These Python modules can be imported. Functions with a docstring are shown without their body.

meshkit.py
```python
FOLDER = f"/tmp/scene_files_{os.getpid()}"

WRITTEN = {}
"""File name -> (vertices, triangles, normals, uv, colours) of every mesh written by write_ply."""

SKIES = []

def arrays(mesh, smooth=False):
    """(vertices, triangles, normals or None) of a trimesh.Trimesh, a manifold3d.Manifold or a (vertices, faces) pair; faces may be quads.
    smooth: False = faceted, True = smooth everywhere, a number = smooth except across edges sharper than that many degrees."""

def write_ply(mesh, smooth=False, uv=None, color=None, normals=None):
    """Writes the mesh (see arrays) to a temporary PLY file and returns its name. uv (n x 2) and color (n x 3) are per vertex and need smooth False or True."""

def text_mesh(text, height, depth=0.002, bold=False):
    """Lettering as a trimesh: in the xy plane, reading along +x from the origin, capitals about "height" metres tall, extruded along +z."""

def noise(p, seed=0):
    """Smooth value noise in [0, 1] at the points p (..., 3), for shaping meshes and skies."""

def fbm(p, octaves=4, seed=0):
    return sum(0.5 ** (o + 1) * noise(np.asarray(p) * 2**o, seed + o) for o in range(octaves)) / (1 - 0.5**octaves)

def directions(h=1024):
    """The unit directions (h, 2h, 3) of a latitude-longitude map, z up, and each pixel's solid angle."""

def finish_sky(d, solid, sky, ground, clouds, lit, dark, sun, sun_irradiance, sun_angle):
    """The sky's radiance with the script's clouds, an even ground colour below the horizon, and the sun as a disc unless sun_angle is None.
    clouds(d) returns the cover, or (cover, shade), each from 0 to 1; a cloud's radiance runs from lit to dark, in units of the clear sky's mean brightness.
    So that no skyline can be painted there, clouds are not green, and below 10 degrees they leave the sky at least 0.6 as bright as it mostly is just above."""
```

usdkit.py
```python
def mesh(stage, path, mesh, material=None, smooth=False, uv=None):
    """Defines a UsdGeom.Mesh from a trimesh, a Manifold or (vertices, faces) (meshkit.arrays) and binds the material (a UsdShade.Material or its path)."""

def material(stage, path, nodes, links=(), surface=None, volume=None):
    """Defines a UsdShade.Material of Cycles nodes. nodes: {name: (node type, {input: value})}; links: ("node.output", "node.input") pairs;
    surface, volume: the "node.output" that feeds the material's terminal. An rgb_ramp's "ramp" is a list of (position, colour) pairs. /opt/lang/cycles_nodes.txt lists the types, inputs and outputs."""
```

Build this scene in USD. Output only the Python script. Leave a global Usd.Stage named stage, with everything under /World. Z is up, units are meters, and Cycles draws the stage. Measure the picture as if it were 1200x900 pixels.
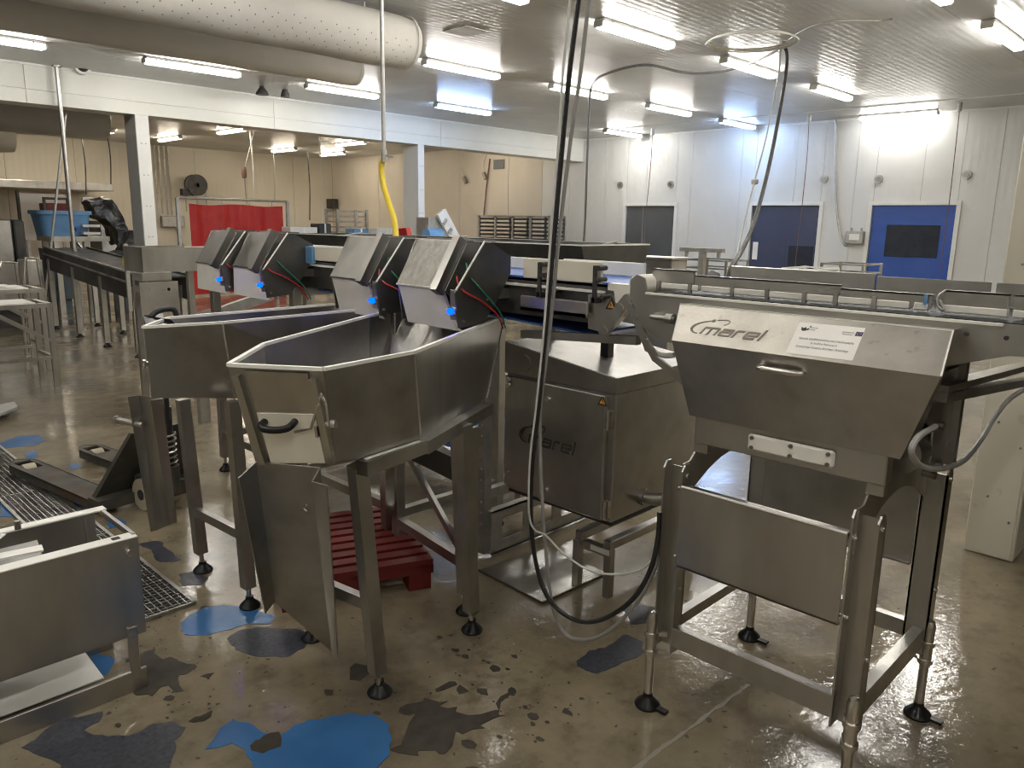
import math, re, random, numpy as np, trimesh, usdkit, meshkit
from shapely.geometry import Polygon, LineString, Point, box as sbox
from shapely.ops import unary_union
from pxr import Usd, UsdGeom, UsdShade, Gf, Sdf, Vt

random.seed(7); rng = np.random.default_rng(7)
stage = Usd.Stage.CreateInMemory()
UsdGeom.SetStageUpAxis(stage, 'Z'); UsdGeom.SetStageMetersPerUnit(stage, 1.0)
UsdGeom.Xform.Define(stage, '/World'); UsdGeom.Scope.Define(stage, '/World/Looks')

# ------------------------------------------------------------------ camera
FOC = 905.36; PITCH, ROLL, YAW = np.radians([11.796, -1.0007, 44.197]); EYE = np.array([0, 0, 1.6])
_c, _s, _cr, _sr = math.cos(PITCH), math.sin(PITCH), math.cos(ROLL), math.sin(ROLL)
_f = np.array([0, _c, -_s]); _d = np.array([0, -_s, -_c]); _r = np.array([1., 0, 0])
CAMB = np.array([_cr*_r + _sr*_d, -_sr*_r + _cr*_d, _f])
WX = np.array([math.sin(YAW), math.cos(YAW), 0]); WY = np.array([-math.cos(YAW), math.sin(YAW), 0])
MW = CAMB @ np.array([WX, WY, [0, 0, 1.]]).T          # world -> camera (right, down, forward)
cam = UsdGeom.Camera.Define(stage, '/World/camera')
cam.CreateHorizontalApertureAttr(36.0); cam.CreateVerticalApertureAttr(27.0)
cam.CreateFocalLengthAttr(36.0*FOC/1200)
m4 = np.eye(4); m4[0, :3], m4[1, :3], m4[2, :3], m4[3, :3] = MW[0], -MW[1], -MW[2], EYE
cam.AddTransformOp().Set(Gf.Matrix4d(*m4.ravel().tolist()))
EXPOSURE = 0.30
cam.CreateExposureAttr(EXPOSURE)
LAMP, LAMP_FAR, LED = 52.0, 42.0, 25.0                 # lamp radiances

def P(px, py, x=None, y=None, z=None):
    """the world point seen at a pixel of the 1200 x 900 photograph, on the plane x=, y= or z="""
    r = MW.T @ np.array([(px-600)/FOC, (py-450)/FOC, 1.0])
    t = x/r[0] if x is not None else y/r[1] if y is not None else (z-1.6)/r[2]
    return EYE + t*r
def PP(px, py, o, n):
    r = MW.T @ np.array([(px-600)/FOC, (py-450)/FOC, 1.0])
    return EYE + r*np.dot(np.asarray(o)-EYE, n)/np.dot(r, n)

# ------------------------------------------------------------------ materials
def M(name, c1, c2=None, rough=.5, rough2=None, metal=0., scale=6., stretch=(1, 1, 1), bump=0., bscale=40., spots=None, ior=1.5, detail=4., band=None):
    c2 = c2 or c1
    n = {'g': ('geometry', {}), 'mp': ('mapping', {'scale': stretch}),
         'n': ('noise_texture', {'scale': scale, 'detail': detail, 'roughness': .6}),
         'r': ('rgb_ramp', {'ramp': [(.3, c1), (.7, c2)]}),
         'p': ('principled_bsdf', {'metallic': metal, 'roughness': rough, 'ior': ior})}
    l = [('g.position', 'mp.vector'), ('mp.vector', 'n.vector'), ('n.fac', 'r.fac')]
    col = 'r.color'
    if spots:                                            # (scale, threshold, colour, strength)
        n['sn'] = ('noise_texture', {'scale': spots[0], 'detail': 3., 'roughness': .6})
        n['sm'] = ('map_range', {'from_min': spots[1], 'from_max': spots[1]+.06, 'to_min': 0., 'to_max': spots[3], 'clamp': True})
        n['mx'] = ('mix_color', {'b': spots[2]})
        l += [('g.position', 'sn.vector'), ('sn.fac', 'sm.value'), ('sm.result', 'mx.fac'), (col, 'mx.a')]; col = 'mx.result'
    l.append((col, 'p.base_color'))
    if rough2 is not None:
        n['rm'] = ('map_range', {'from_min': .3, 'from_max': .7, 'to_min': rough, 'to_max': rough2, 'clamp': True})
        n['rn'] = ('noise_texture', {'scale': scale*.7, 'detail': 3.})
        l += [('mp.vector', 'rn.vector'), ('rn.fac', 'rm.value'), ('rm.result', 'p.roughness')]
    if bump or band:
        n['b'] = ('bump', {'strength': 1., 'distance': bump or band[2]})
        if band:                                          # (direction, period in m, depth)
            n['bn'] = ('wave_texture', {'wave_type': 'bands', 'bands_direction': band[0], 'scale': .31416/band[1], 'profile': 'sine'})
            l += [('g.position', 'bn.vector'), ('bn.fac', 'b.height')]
        else:
            n['bn'] = ('noise_texture', {'scale': bscale, 'detail': 3.})
            l += [('mp.vector', 'bn.vector'), ('bn.fac', 'b.height')]
        l.append(('b.normal', 'p.normal'))
    return usdkit.material(stage, '/World/Looks/'+name, n, l, surface='p.BSDF')
def E_(name, color, strength):
    return usdkit.material(stage, '/World/Looks/'+name, {'e': ('emission', {'color': color, 'strength': strength})}, [], surface='e.emission')

steel = M('brushed_steel', (.45, .437, .41), (.55, .537, .505), .28, .40, 1., 5., (1, 1, .35), bump=.0003, bscale=90.)
steel_dull = M('dull_steel', (.40, .388, .36), (.50, .486, .455), .32, .44, 1., 7., bump=.0003, bscale=60.)
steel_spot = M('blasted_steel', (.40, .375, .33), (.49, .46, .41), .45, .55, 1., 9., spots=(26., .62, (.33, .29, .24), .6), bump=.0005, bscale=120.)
steel_wet = M('wet_steel', (.30, .285, .255), (.46, .44, .40), .34, .5, 1., 40., (1, 1, .3), bump=.004, bscale=70.)
steel_bright = M('polished_steel', (.62, .59, .54), (.68, .65, .60), .2, .3, 1.)
steel_glint = M('steel_edge_glint', (.90, .88, .82), (.94, .92, .86), .4, .5, .2)  # near-white steel: lamp glint on upward edges is put into the colour
galv = M('galvanised_steel', (.38, .37, .35), (.52, .51, .48), .45, .6, .9, 14.)
white_pe = M('white_polyethylene', (.78, .75, .68), (.84, .81, .74), .42, .5, scale=8.)
ivory_pe = M('ivory_polyethylene', (.72, .67, .55), (.79, .74, .62), .4, .5, scale=5.)
grey_pe = M('grey_gate_panel', (.56, .535, .49), (.62, .59, .545), .45, .55, scale=8.)
belt_blue = M('blue_belt', (.035, .10, .36), (.05, .14, .45), .4, .5)
belt_dark = M('dark_belt', (.02, .022, .024), (.04, .042, .045), .45, .6)
rubber = M('black_rubber', (.008, .008, .008), (.016, .016, .016), .22, .35, ior=1.35)
plastic_black = M('black_plastic', (.015, .015, .016), (.03, .03, .03), .4, .5)
bag_black = M('black_bag', (.012, .012, .013), (.03, .03, .03), .25, .4, bump=.03, bscale=9.)
dark_metal = M('dark_metal', (.05, .05, .05), (.10, .095, .09), .45, .6, .6)
iron = M('jack_paint', (.055, .055, .05), (.10, .09, .07), .5, .7, .3, 9., spots=(7., .55, (.10, .07, .045), .8))
red_plastic = M('red_pallet', (.12, .010, .007), (.17, .016, .011), .4, .55)
red_cloth = M('red_curtain', (.46, .014, .012), (.56, .025, .018), .5, .6, bump=.02, bscale=4.)
red_paint = M('red_paint', (.5, .02, .02), (.55, .03, .03), .4)
hose_yellow = M('yellow_hose', (.75, .55, .03), (.80, .60, .05), .45)
paint_yellow = M('yellow_paint', (.8, .65, .05), None, .4)
tub_blue = M('blue_tub', (.10, .24, .44), (.14, .30, .52), .4, .5)
cable_black = M('black_cable', (.012, .012, .012), (.03, .03, .03), .4)
cable_grey = M('grey_cable', (.30, .295, .28), (.36, .35, .33), .45)
cable_dark = M('dark_grey_cable', (.07, .07, .068), (.10, .10, .097), .45)
cable_white = M('white_cable', (.62, .61, .58), (.68, .67, .64), .45)
cable_red = M('red_hose', (.5, .03, .03), None, .4); cable_green = M('green_hose', (.03, .22, .14), None, .4)
cord_red = M('red_cord', (.17, .09, .075), None, .5)
ink = M('dark_print', (.16, .14, .12), (.20, .18, .15), .6, metal=.6); ink_black = M('black_print', (.02, .02, .025), None, .6)
ink_grey = M('grey_print', (.22, .22, .21), None, .6); ink_door = M('etched_print', (.09, .08, .07), (.11, .10, .09), .6, metal=.7)
flag_blue = M('flag_blue', (.01, .03, .13), None, .5); warn = M('warning_yellow', (.75, .33, .03), None, .5)
paper = M('white_label', (.80, .77, .72), (.84, .81, .76), .5)
bolt_m = M('bolt_steel', (.25, .24, .22), (.35, .33, .3), .35, .45, 1.)
wheel_m = M('nylon_wheel', (.42, .37, .27), (.52, .46, .35), .5, .6)
wall_white = M('white_wall_panel', (.62, .62, .60), (.68, .68, .66), .3, .42, scale=1.2, band=('y', .11, .0015))
wall_cream = M('cream_wall_panel', (.57, .53, .44), (.62, .575, .485), .4, .5, scale=1.2, band=('x', .15, .0015))
wall_tan = M('tan_wall_panel', (.55, .50, .43), (.60, .545, .47), .4, .5, scale=1.2, band=('y', .15, .0015))
wall_beige = M('beige_wall_panel', (.60, .56, .45), (.66, .62, .51), .4, .5, scale=2., spots=(9., .66, (.45, .41, .32), .5))
wall_brown = M('dull_brown_wall', (.33, .32, .295), (.38, .37, .34), .5, .6, scale=2.)
beam_white = M('white_beam_panel', (.66, .66, .61), (.71, .71, .66), .35, .45, scale=1.5)
ceil_m = M('ceiling_panel', (.47, .47, .46), (.52, .52, .505), .27, .36, scale=1., band=('y', .085, .0016))
trim_white = M('white_trim', (.72, .72, .69), None, .4)
duct_m = M('fabric_duct', (.55, .53, .49), (.60, .58, .54), .8, scale=2., bump=.012, bscale=3.)
duct_hole = M('duct_perforation', (.16, .14, .12), None, .9)
door_grey = M('dark_grey_door', (.085, .09, .096), (.105, .11, .115), .35, .4, scale=2.)  # door colours lifted a little to stand in for haze before them
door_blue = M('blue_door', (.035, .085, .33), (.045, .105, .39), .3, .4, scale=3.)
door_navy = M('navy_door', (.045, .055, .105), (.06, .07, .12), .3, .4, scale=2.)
window_dark = M('dark_window', (.03, .035, .05), (.045, .05, .06), .12, .2)
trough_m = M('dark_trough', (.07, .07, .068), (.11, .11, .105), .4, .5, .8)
grey_paint = M('grey_paint', (.40, .40, .385), (.45, .45, .43), .45)
steel_shaded = M('shaded_steel', (.13, .127, .12), (.19, .185, .175), .36, .48, .9, 7.)  # steel darkened in colour for dim reflections and shade along the line
lamp_body = M('lamp_housing', (.55, .55, .53), None, .4)
lamp_on = E_('lamp_diffuser', (1., .965, .90), LAMP); lamp_cool = E_('lamp_diffuser_cool', (.42, .62, 1.), LAMP*1.1)
lamp_warm = E_('lamp_diffuser_warm', (1., .88, .69), LAMP_FAR); led_on = E_('blue_indicator', (.0, .010, 1.), LED)
patch_blue = M('blue_floor_paint', (.03, .12, .30), (.042, .15, .35), .16, .34, scale=3., bump=.002, bscale=12.)
patch_slate = M('slate_floor_coat', (.022, .024, .034), (.06, .063, .08), .3, .5, scale=60.)
patch_dark = M('dark_floor_stain', (.030, .024, .016), (.048, .039, .026), .6, .75, scale=20.)
patch_pale = M('pale_floor_joint', (.20, .18, .135), (.25, .225, .17), .4, .5, scale=9.)
tray_metal = M('floor_tray', (.34, .33, .31), (.42, .41, .39), .16, .3, 1., 3.)

def floor_mat():
    n = {'g': ('geometry', {}), 'n1': ('noise_texture', {'scale': .9, 'detail': 7., 'roughness': .62}), 'n2': ('noise_texture', {'scale': 7., 'detail': 6., 'roughness': .7}),
         'r1': ('rgb_ramp', {'ramp': [(.28, (.10, .083, .059)), (.44, (.195, .160, .107)), (.60, (.275, .228, .150)), (.75, (.19, .168, .128))]}),
         'r2': ('rgb_ramp', {'ramp': [(.30, (.62, .6, .57)), (.5, (1, 1, 1)), (.72, (1.12, 1.1, 1.05))]}),
         'mu': ('mix_color', {'blend_type': 'multiply', 'fac': .8}),
         'v': ('noise_texture', {'scale': 24., 'detail': 2.}), 'vm': ('map_range', {'from_min': .69, 'from_max': .73, 'to_min': 0., 'to_max': .75, 'clamp': True}),
         'sp': ('mix_color', {'b': (.06, .05, .038)}),
         'w': ('noise_texture', {'scale': .75, 'detail': 5., 'roughness': .6}), 'wm': ('map_range', {'from_min': .40, 'from_max': .60, 'to_min': .045, 'to_max': .24, 'clamp': True}),
         'bn': ('noise_texture', {'scale': 15., 'detail': 5., 'roughness': .6}), 'b': ('bump', {'strength': 1., 'distance': .0022}),
         'p': ('principled_bsdf', {'ior': 1.45, 'coat_ior': 1.33}), 'cw': ('map_range', {'from_min': .35, 'from_max': .55, 'to_min': 1., 'to_max': .15, 'clamp': True}),
         'cb': ('noise_texture', {'scale': 8., 'detail': 4., 'roughness': .55}), 'cbb': ('bump', {'strength': 1., 'distance': .009}), 'wr': ('map_range', {'from_min': .40, 'from_max': .60, 'to_min': .02, 'to_max': .12, 'clamp': True})}
    l = [('g.position', 'n1.vector'), ('g.position', 'n2.vector'), ('n1.fac', 'r1.fac'), ('n2.fac', 'r2.fac'), ('r1.color', 'mu.a'), ('r2.color', 'mu.b'),
         ('g.position', 'v.vector'), ('v.fac', 'vm.value'), ('vm.result', 'sp.fac'), ('mu.result', 'sp.a'), ('sp.result', 'p.base_color'),
         ('g.position', 'w.vector'), ('w.fac', 'wm.value'), ('wm.result', 'p.roughness'), ('g.position', 'bn.vector'), ('bn.fac', 'b.height'), ('b.normal', 'p.normal'),
         ('w.fac', 'cw.value'), ('cw.result', 'p.coat_weight'), ('w.fac', 'wr.value'), ('wr.result', 'p.coat_roughness'), ('g.position', 'cb.vector'), ('cb.fac', 'cbb.height'), ('cbb.normal', 'p.coat_normal')]
    return usdkit.material(stage, '/World/Looks/wet_concrete', n, l, surface='p.BSDF')
concrete = floor_mat()

# ------------------------------------------------------------------ mesh building
def unit(v): v = np.asarray(v, float); return v/np.linalg.norm(v)
class MB:
    """collects pieces of one mesh, in world metres"""
    def __init__(s): s.v, s.f, s.n = [], [], 0
    def add(s, v, f):
        s.v.append(np.asarray(v, float)); s.f.append(np.asarray(f, int)+s.n); s.n += len(v); return s
    def tm(s, m): return s.add(m.vertices, m.faces)
    def hexa(s, c8):                                     # bottom 4 counterclockwise, top 4
        return s.add(c8, [[0,2,1],[0,3,2],[4,5,6],[4,6,7],[0,1,5],[0,5,4],[1,2,6],[1,6,5],[2,3,7],[2,7,6],[3,0,4],[3,4,7]])
    def bx(s, x0, x1, y0, y1, z0, z1, b=0.):
        x0, x1 = sorted((x0, x1)); y0, y1 = sorted((y0, y1)); z0, z1 = sorted((z0, z1))
        b = min(b, (x1-x0)*.45, (y1-y0)*.45, (z1-z0)*.45)
        if b <= 0:
            return s.hexa([(x0,y0,z0),(x1,y0,z0),(x1,y1,z0),(x0,y1,z0),(x0,y0,z1),(x1,y0,z1),(x1,y1,z1),(x0,y1,z1)])
        pts = []
        for x, sx in ((x0, 1), (x1, -1)):
            for y, sy in ((y0, 1), (y1, -1)):
                for z, sz in ((z0, 1), (z1, -1)):
                    pts += [(x+sx*b, y+sy*b, z), (x+sx*b, y, z+sz*b), (x, y+sy*b, z+sz*b)]
        return s.tm(trimesh.convex.convex_hull(np.array(pts)))
    def bar(s, p, q, w, h, up=(0, 0, 1)):
        p, q = np.asarray(p, float), np.asarray(q, float); d = unit(q-p); up = np.asarray(up, float)
        if abs(np.dot(d, unit(up))) > .98: up = np.array([1., 0, 0]) if abs(d[0]) < .9 else np.array([0, 1., 0])
        a = unit(np.cross(d, up)); u = np.cross(a, d); a, u = a*w/2, u*h/2
        return s.hexa([p-a-u, p+a-u, p+a+u, p-a+u, q-a-u, q+a-u, q+a+u, q-a+u])
    def ring(s, pts, r, n=8, smooth=0):
        p = np.asarray(pts, float)
        if smooth and len(p) > 2:
            e = np.vstack([2*p[0]-p[1], p, 2*p[-1]-p[-2]]); out = []
            for i in range(len(p)-1):
                a, b, c, d = e[i:i+4]
                for t in np.linspace(0, 1, smooth, endpoint=False):
                    out.append(.5*(2*b+(c-a)*t+(2*a-5*b+4*c-d)*t*t+(3*b-a-3*c+d)*t**3))
            p = np.vstack(out+[p[-1:]])
        t = np.gradient(p, axis=0); t /= np.linalg.norm(t, axis=1, keepdims=True)+1e-12
        a = np.cross(t[0], [0, 0, 1.] if abs(t[0][2]) < .9 else [1., 0, 0]); a /= np.linalg.norm(a)
        rr = np.broadcast_to(np.asarray(r, float), (len(p),)); V = []
        ang = np.arange(n)*2*math.pi/n
        for i in range(len(p)):
            a = a-t[i]*np.dot(a, t[i]); a /= np.linalg.norm(a); b = np.cross(t[i], a)
            V.append(p[i]+rr[i]*(np.cos(ang)[:, None]*a+np.sin(ang)[:, None]*b))
        k = len(p); V = np.vstack(V+[p[:1], p[-1:]]); F = []
        for i in range(k-1):
            for j in range(n):
                a0, a1 = i*n+j, i*n+(j+1) % n
                F += [[a0, a1, a1+n], [a0, a1+n, a0+n]]
        for j in range(n):
            F += [[k*n, (j+1) % n, j], [k*n+1, (k-1)*n+j, (k-1)*n+(j+1) % n]]
        return s.add(V, F)
    def cyl(s, p, q, r, r2=None, n=20):
        return s.ring([p, q], [r, r if r2 is None else r2], n)
    def lathe(s, base, prof, n=24, axis='z'):
        """profile [(radius, height)] round a vertical axis at base"""
        ang = np.arange(n)*2*math.pi/n; V = []; k = len(prof)
        for r, h in prof:
            V.append(np.stack([r*np.cos(ang), r*np.sin(ang), np.full(n, h)], 1))
        V = np.vstack(V); F = []
        for i in range(k-1):
            for j in range(n):
                a0, a1 = i*n+j, i*n+(j+1) % n
                F += [[a0, a1, a1+n], [a0, a1+n, a0+n]]
        if axis == 'x': V = V[:, [2, 0, 1]]
        if axis == 'y': V = V[:, [1, 2, 0]]
        return s.add(V+np.asarray(base, float), F)
    def plate(s, pts, t, n=None):
        """a convex flat sheet given by its outline; thickness t to the side of n (or centred)"""
        p = np.asarray(pts, float); k = len(p)
        nn = sum(np.cross(p[i]-p[0], p[(i+1) % k]-p[0]) for i in range(1, k-1)); nn = unit(nn)
        a, b = (p-nn*t/2, p+nn*t/2) if n is None else (p, p+nn*t*(1 if np.dot(nn, n) > 0 else -1))
        if n is not None and np.dot(nn, n) < 0: a, b = b, a
        F = []
        for i in range(1, k-1): F += [[0, i+1, i], [k, k+i, k+i+1]]
        for i in range(k):
            j = (i+1) % k; F += [[i, j, k+j], [i, k+j, k+i]]
        return s.add(np.vstack([a, b]), F)
    def prism(s, poly, axis, a, b):
        """a shapely polygon (or outline) in the plane across axis, from a to b along it"""
        g = poly if hasattr(poly, 'geoms') or hasattr(poly, 'exterior') else Polygon(poly)
        for q in (g.geoms if hasattr(g, 'geoms') else [g]):
            m = trimesh.creation.extrude_polygon(q, b-a); v = m.vertices.copy(); v[:, 2] += a
            f = m.faces
            if axis == 'x': v = v[:, [2, 0, 1]]
            if axis == 'y': v = v[:, [0, 2, 1]]; f = f[:, ::-1]
            s.add(v, f)
        return s
    def flat(s, poly, O, U, V, t, lift=0.):
        """a shapely shape in (u, v) laid on the plane O, U, V and t thick"""
        U, V = np.asarray(U, float), np.asarray(V, float); N = unit(np.cross(U, V))
        for q in (poly.geoms if hasattr(poly, 'geoms') else [poly]):
            if q.area <= 0: continue
            m = trimesh.creation.extrude_polygon(q, 1.0); v = m.vertices
            s.add(np.asarray(O)+v[:, :1]*U+v[:, 1:2]*V+(v[:, 2:]*t+lift)*N, m.faces)
        return s
    def text(s, txt, O, U, V, height, width=None, t=.0004, lift=0., bold=False, center=False):
        """lettering; U, V unit directions; squeezed to width"""
        m = meshkit.text_mesh(txt, height, .001, bold); v = np.array(m.vertices); v[:, 0] -= v[:, 0].min(); v[:, 2] -= v[:, 2].min()
        if width: v[:, 0] *= width/v[:, 0].max()
        if center: v[:, 0] -= v[:, 0].max()/2
        N = unit(np.cross(U, V))
        return s.add(np.asarray(O)+v[:, :1]*np.asarray(U)+v[:, 1:2]*np.asarray(V)+(v[:, 2:]/.001*t+lift)*N, m.faces)
    def mesh(s): return np.vstack(s.v), np.vstack(s.f)

# ------------------------------------------------------------------ things and parts
used, base_of = {}, {}
def numbered(parent, name):
    k = used.get((parent, name), 0); used[(parent, name)] = k+1
    return name if k == 0 else f'{name}_{k:03d}'
def tag(prim, label=None, cat=None, group=None, kind=None):
    for k, v in (('label', label), ('category', cat), ('group', group), ('kind', kind)):
        if v: prim.SetCustomDataByKey(k, v)
    return prim
def thing(name, label, cat, base=(0, 0, 0), group=None, kind=None, rz=0):
    path = '/World/'+numbered('/World', name)
    x = UsdGeom.Xform.Define(stage, path); x.AddTranslateOp().Set(Gf.Vec3d(*map(float, base)))
    if rz: x.AddRotateZOp().Set(float(rz))
    base_of[path] = np.asarray(base, float)
    return tag(x.GetPrim(), label, cat, group, kind)
def part(parent, name, mb, mat, smooth=False, label=None, kind=None):
    pp = str(parent.GetPath()); path = pp+'/'+numbered(pp, name)
    v, f = mb.mesh(); root = '/'.join(pp.split('/')[:3]); v = v-base_of[root]
    o = usdkit.mesh(stage, path, (v, f), mat, smooth=smooth).GetPrim()
    return tag(o, label, None, None, kind)
def solo(name, label, cat, mb, mat, smooth=False, group=None, kind=None):
    v, f = mb.mesh(); path = '/World/'+numbered('/World', name)
    c = (v.min(0)+v.max(0))/2; c[2] = v[:, 2].min()
    o = usdkit.mesh(stage, path, (v-c, f), mat, smooth=smooth); o.AddTranslateOp().Set(Gf.Vec3d(*c.tolist()))
    return tag(o.GetPrim(), label, cat, group, kind)
def copy(src, loc, label, rz=0, group=None, cat=None):
    name = re.sub(r'_[0-9]{3}$', '', src.GetName()); path = '/World/'+numbered('/World', name)
    x = UsdGeom.Xform.Define(stage, path); pr = x.GetPrim()
    pr.GetReferences().AddInternalReference(src.GetPath()); pr.SetInstanceable(True)
    x.ClearXformOpOrder(); x.AddTranslateOp().Set(Gf.Vec3d(*map(float, loc)))
    if rz: x.AddRotateZOp().Set(float(rz))
    return tag(pr, label, cat, group)

# ================================================================== the setting
CZ, BX, BY, FY = 3.56, 14.85, 12.2, 23.0
X0, Y0 = -4.0, -4.5
floor = thing('floor', 'wet worn concrete floor with blue and slate patches of old coating', 'floor', kind='structure')
part(floor, 'slab', MB().bx(X0-.2, BX+.2, Y0-.2, FY+.2, -.12, 0), concrete)
def patch(name, pts, mat, z=.0016, rough=.5, seed=0, ragged=0.):
    q = np.array([P(a, b, z=0)[:2] for a, b in pts]); k = len(q)
    d = np.array([q[(i+1) % k]-q[i] for i in range(k)]); out = []
    r = np.random.default_rng(seed+k)
    for i in range(k):
        n = max(2, int(np.linalg.norm(d[i])/.022))
        for t in np.linspace(0, 1, n, endpoint=False):
            out.append(q[i]+d[i]*t+r.normal(0, .004*rough, 2))
    if ragged:
        o = np.array(out); o = o+(np.stack([meshkit.fbm(np.c_[o*16, np.full(len(o), 3.+9*a)], 4) for a in (0, 1)], 1)-.5)*ragged; out = o
    g = Polygon(out).buffer(0).buffer(.012-.008*(ragged > 0)).buffer(-.012+.008*(ragged > 0))
    if hasattr(g, 'geoms'): g = max(g.geoms, key=lambda a: a.area)
    part(floor, name, MB().prism(g.simplify(.002), 'z', .0003, z), mat); return g
stains = []
B_, S_, D_ = ('blue_paint_patch', patch_blue), ('slate_patch', patch_slate), ('dark_stain', patch_dark)
for (nm, mt), pts in [
    (B_, [(213,730),(222,721),(240,712),(262,709),(290,712),(322,722),(319,731),(290,731),(270,738),(245,744),(216,744)]),
    (B_, [(242,878),(258,855),(271,844),(290,848),(310,858),(325,863),(345,851),(380,840),(410,836),(440,840),(455,850),(459,868),(455,885),(440,905),(380,935),(312,925),(298,898),(290,880),(275,872),(255,876)]),
    (S_, [(265,750),(280,740),(310,735),(345,737),(362,745),(355,760),(330,771),(300,768),(275,762)]),
    (S_, [(25,877),(60,852),(55,842),(68,833),(95,838),(122,833),(118,845),(98,856),(130,864),(160,860),(180,847),(205,845),(222,853),(205,866),(203,885),(195,905),(100,918),(70,905),(55,885)]),
    (S_, [(160,638),(185,635),(200,645),(213,655),(200,661),(183,656),(178,646)]), (S_, [(208,673),(225,670),(241,678),(235,687),(215,686)]),
    (S_, [(674,780),(690,765),(715,755),(735,745),(757,755),(755,765),(735,775),(700,788)]), (S_, [(730,715),(745,705),(768,712),(762,728),(740,731)]),
    (D_, [(150,770),(170,763),(205,765),(210,775),(232,780),(228,790),(205,792),(215,805),(200,815),(160,812),(150,800)]),
    (D_, [(470,828),(520,826),(548,828),(540,838),(575,830),(607,812),(600,830),(565,850),(545,855),(520,880),(480,893),(455,885),(460,870),(475,855)]),
    (D_, [(410,783),(420,778),(433,783),(430,794),(415,796)]), (D_, [(237,794),(250,791),(247,798)]), (D_, [(230,838),(240,834),(252,832),(247,842),(235,845)]),
    (D_, [(512,805),(530,803),(538,808),(520,811)]), (D_, [(297,866),(310,860),(325,858),(327,872),(310,880),(299,876)]),
    (B_, [(0,519),(25,510),(48,510),(52,516),(40,522),(20,524),(0,526)]), (B_, [(28,532),(40,528),(45,533),(35,539)]), (B_, [(78,546),(90,543),(97,547),(85,551)]),
    (B_, [(75,577),(100,579),(118,593),(92,594)]), (B_, [(125,612),(138,607),(150,611),(147,618),(130,619)]), (B_, [(0,562),(30,596),(40,606),(0,606)]),
    (B_, [(100,775),(115,765),(135,772),(128,790),(112,788)])]:
    g = patch(nm, pts, mt, z=.0022 if nm == 'blue_paint_patch' and len(pts) > 15 else .0028 if pts[0][0] == 297 else .0016, ragged={'dark_stain': .16 if len(pts) > 9 else .08, 'slate_patch': .05}.get(nm, .025))
    if nm == 'dark_stain' and len(pts) > 9: stains.append(g)
rs = np.random.default_rng(11); sp = MB()
for g in stains:
    x0, y0, x1, y1 = g.bounds
    for _ in range(90):
        c = np.array([rs.uniform(x0-.22, x1+.22), rs.uniform(y0-.18, y1+.25)]); r = .004+.022*rs.random()**5; n = 7
        a = np.arange(n)*2*math.pi/n; rr = r*rs.uniform(.6, 1.3, n)
        sp.add(np.c_[c[0]+rr*np.cos(a), c[1]+rr*np.sin(a)*1.3, np.full(n, .0013)], [[0, i, i+1] for i in range(1, n-1)])
part(floor, 'stain_speck', sp, patch_dark, kind='stuff')
patch('pale_joint', [(741,900),(876,801.5),(879,803.5),(746,903)], patch_pale, rough=.6)
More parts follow.
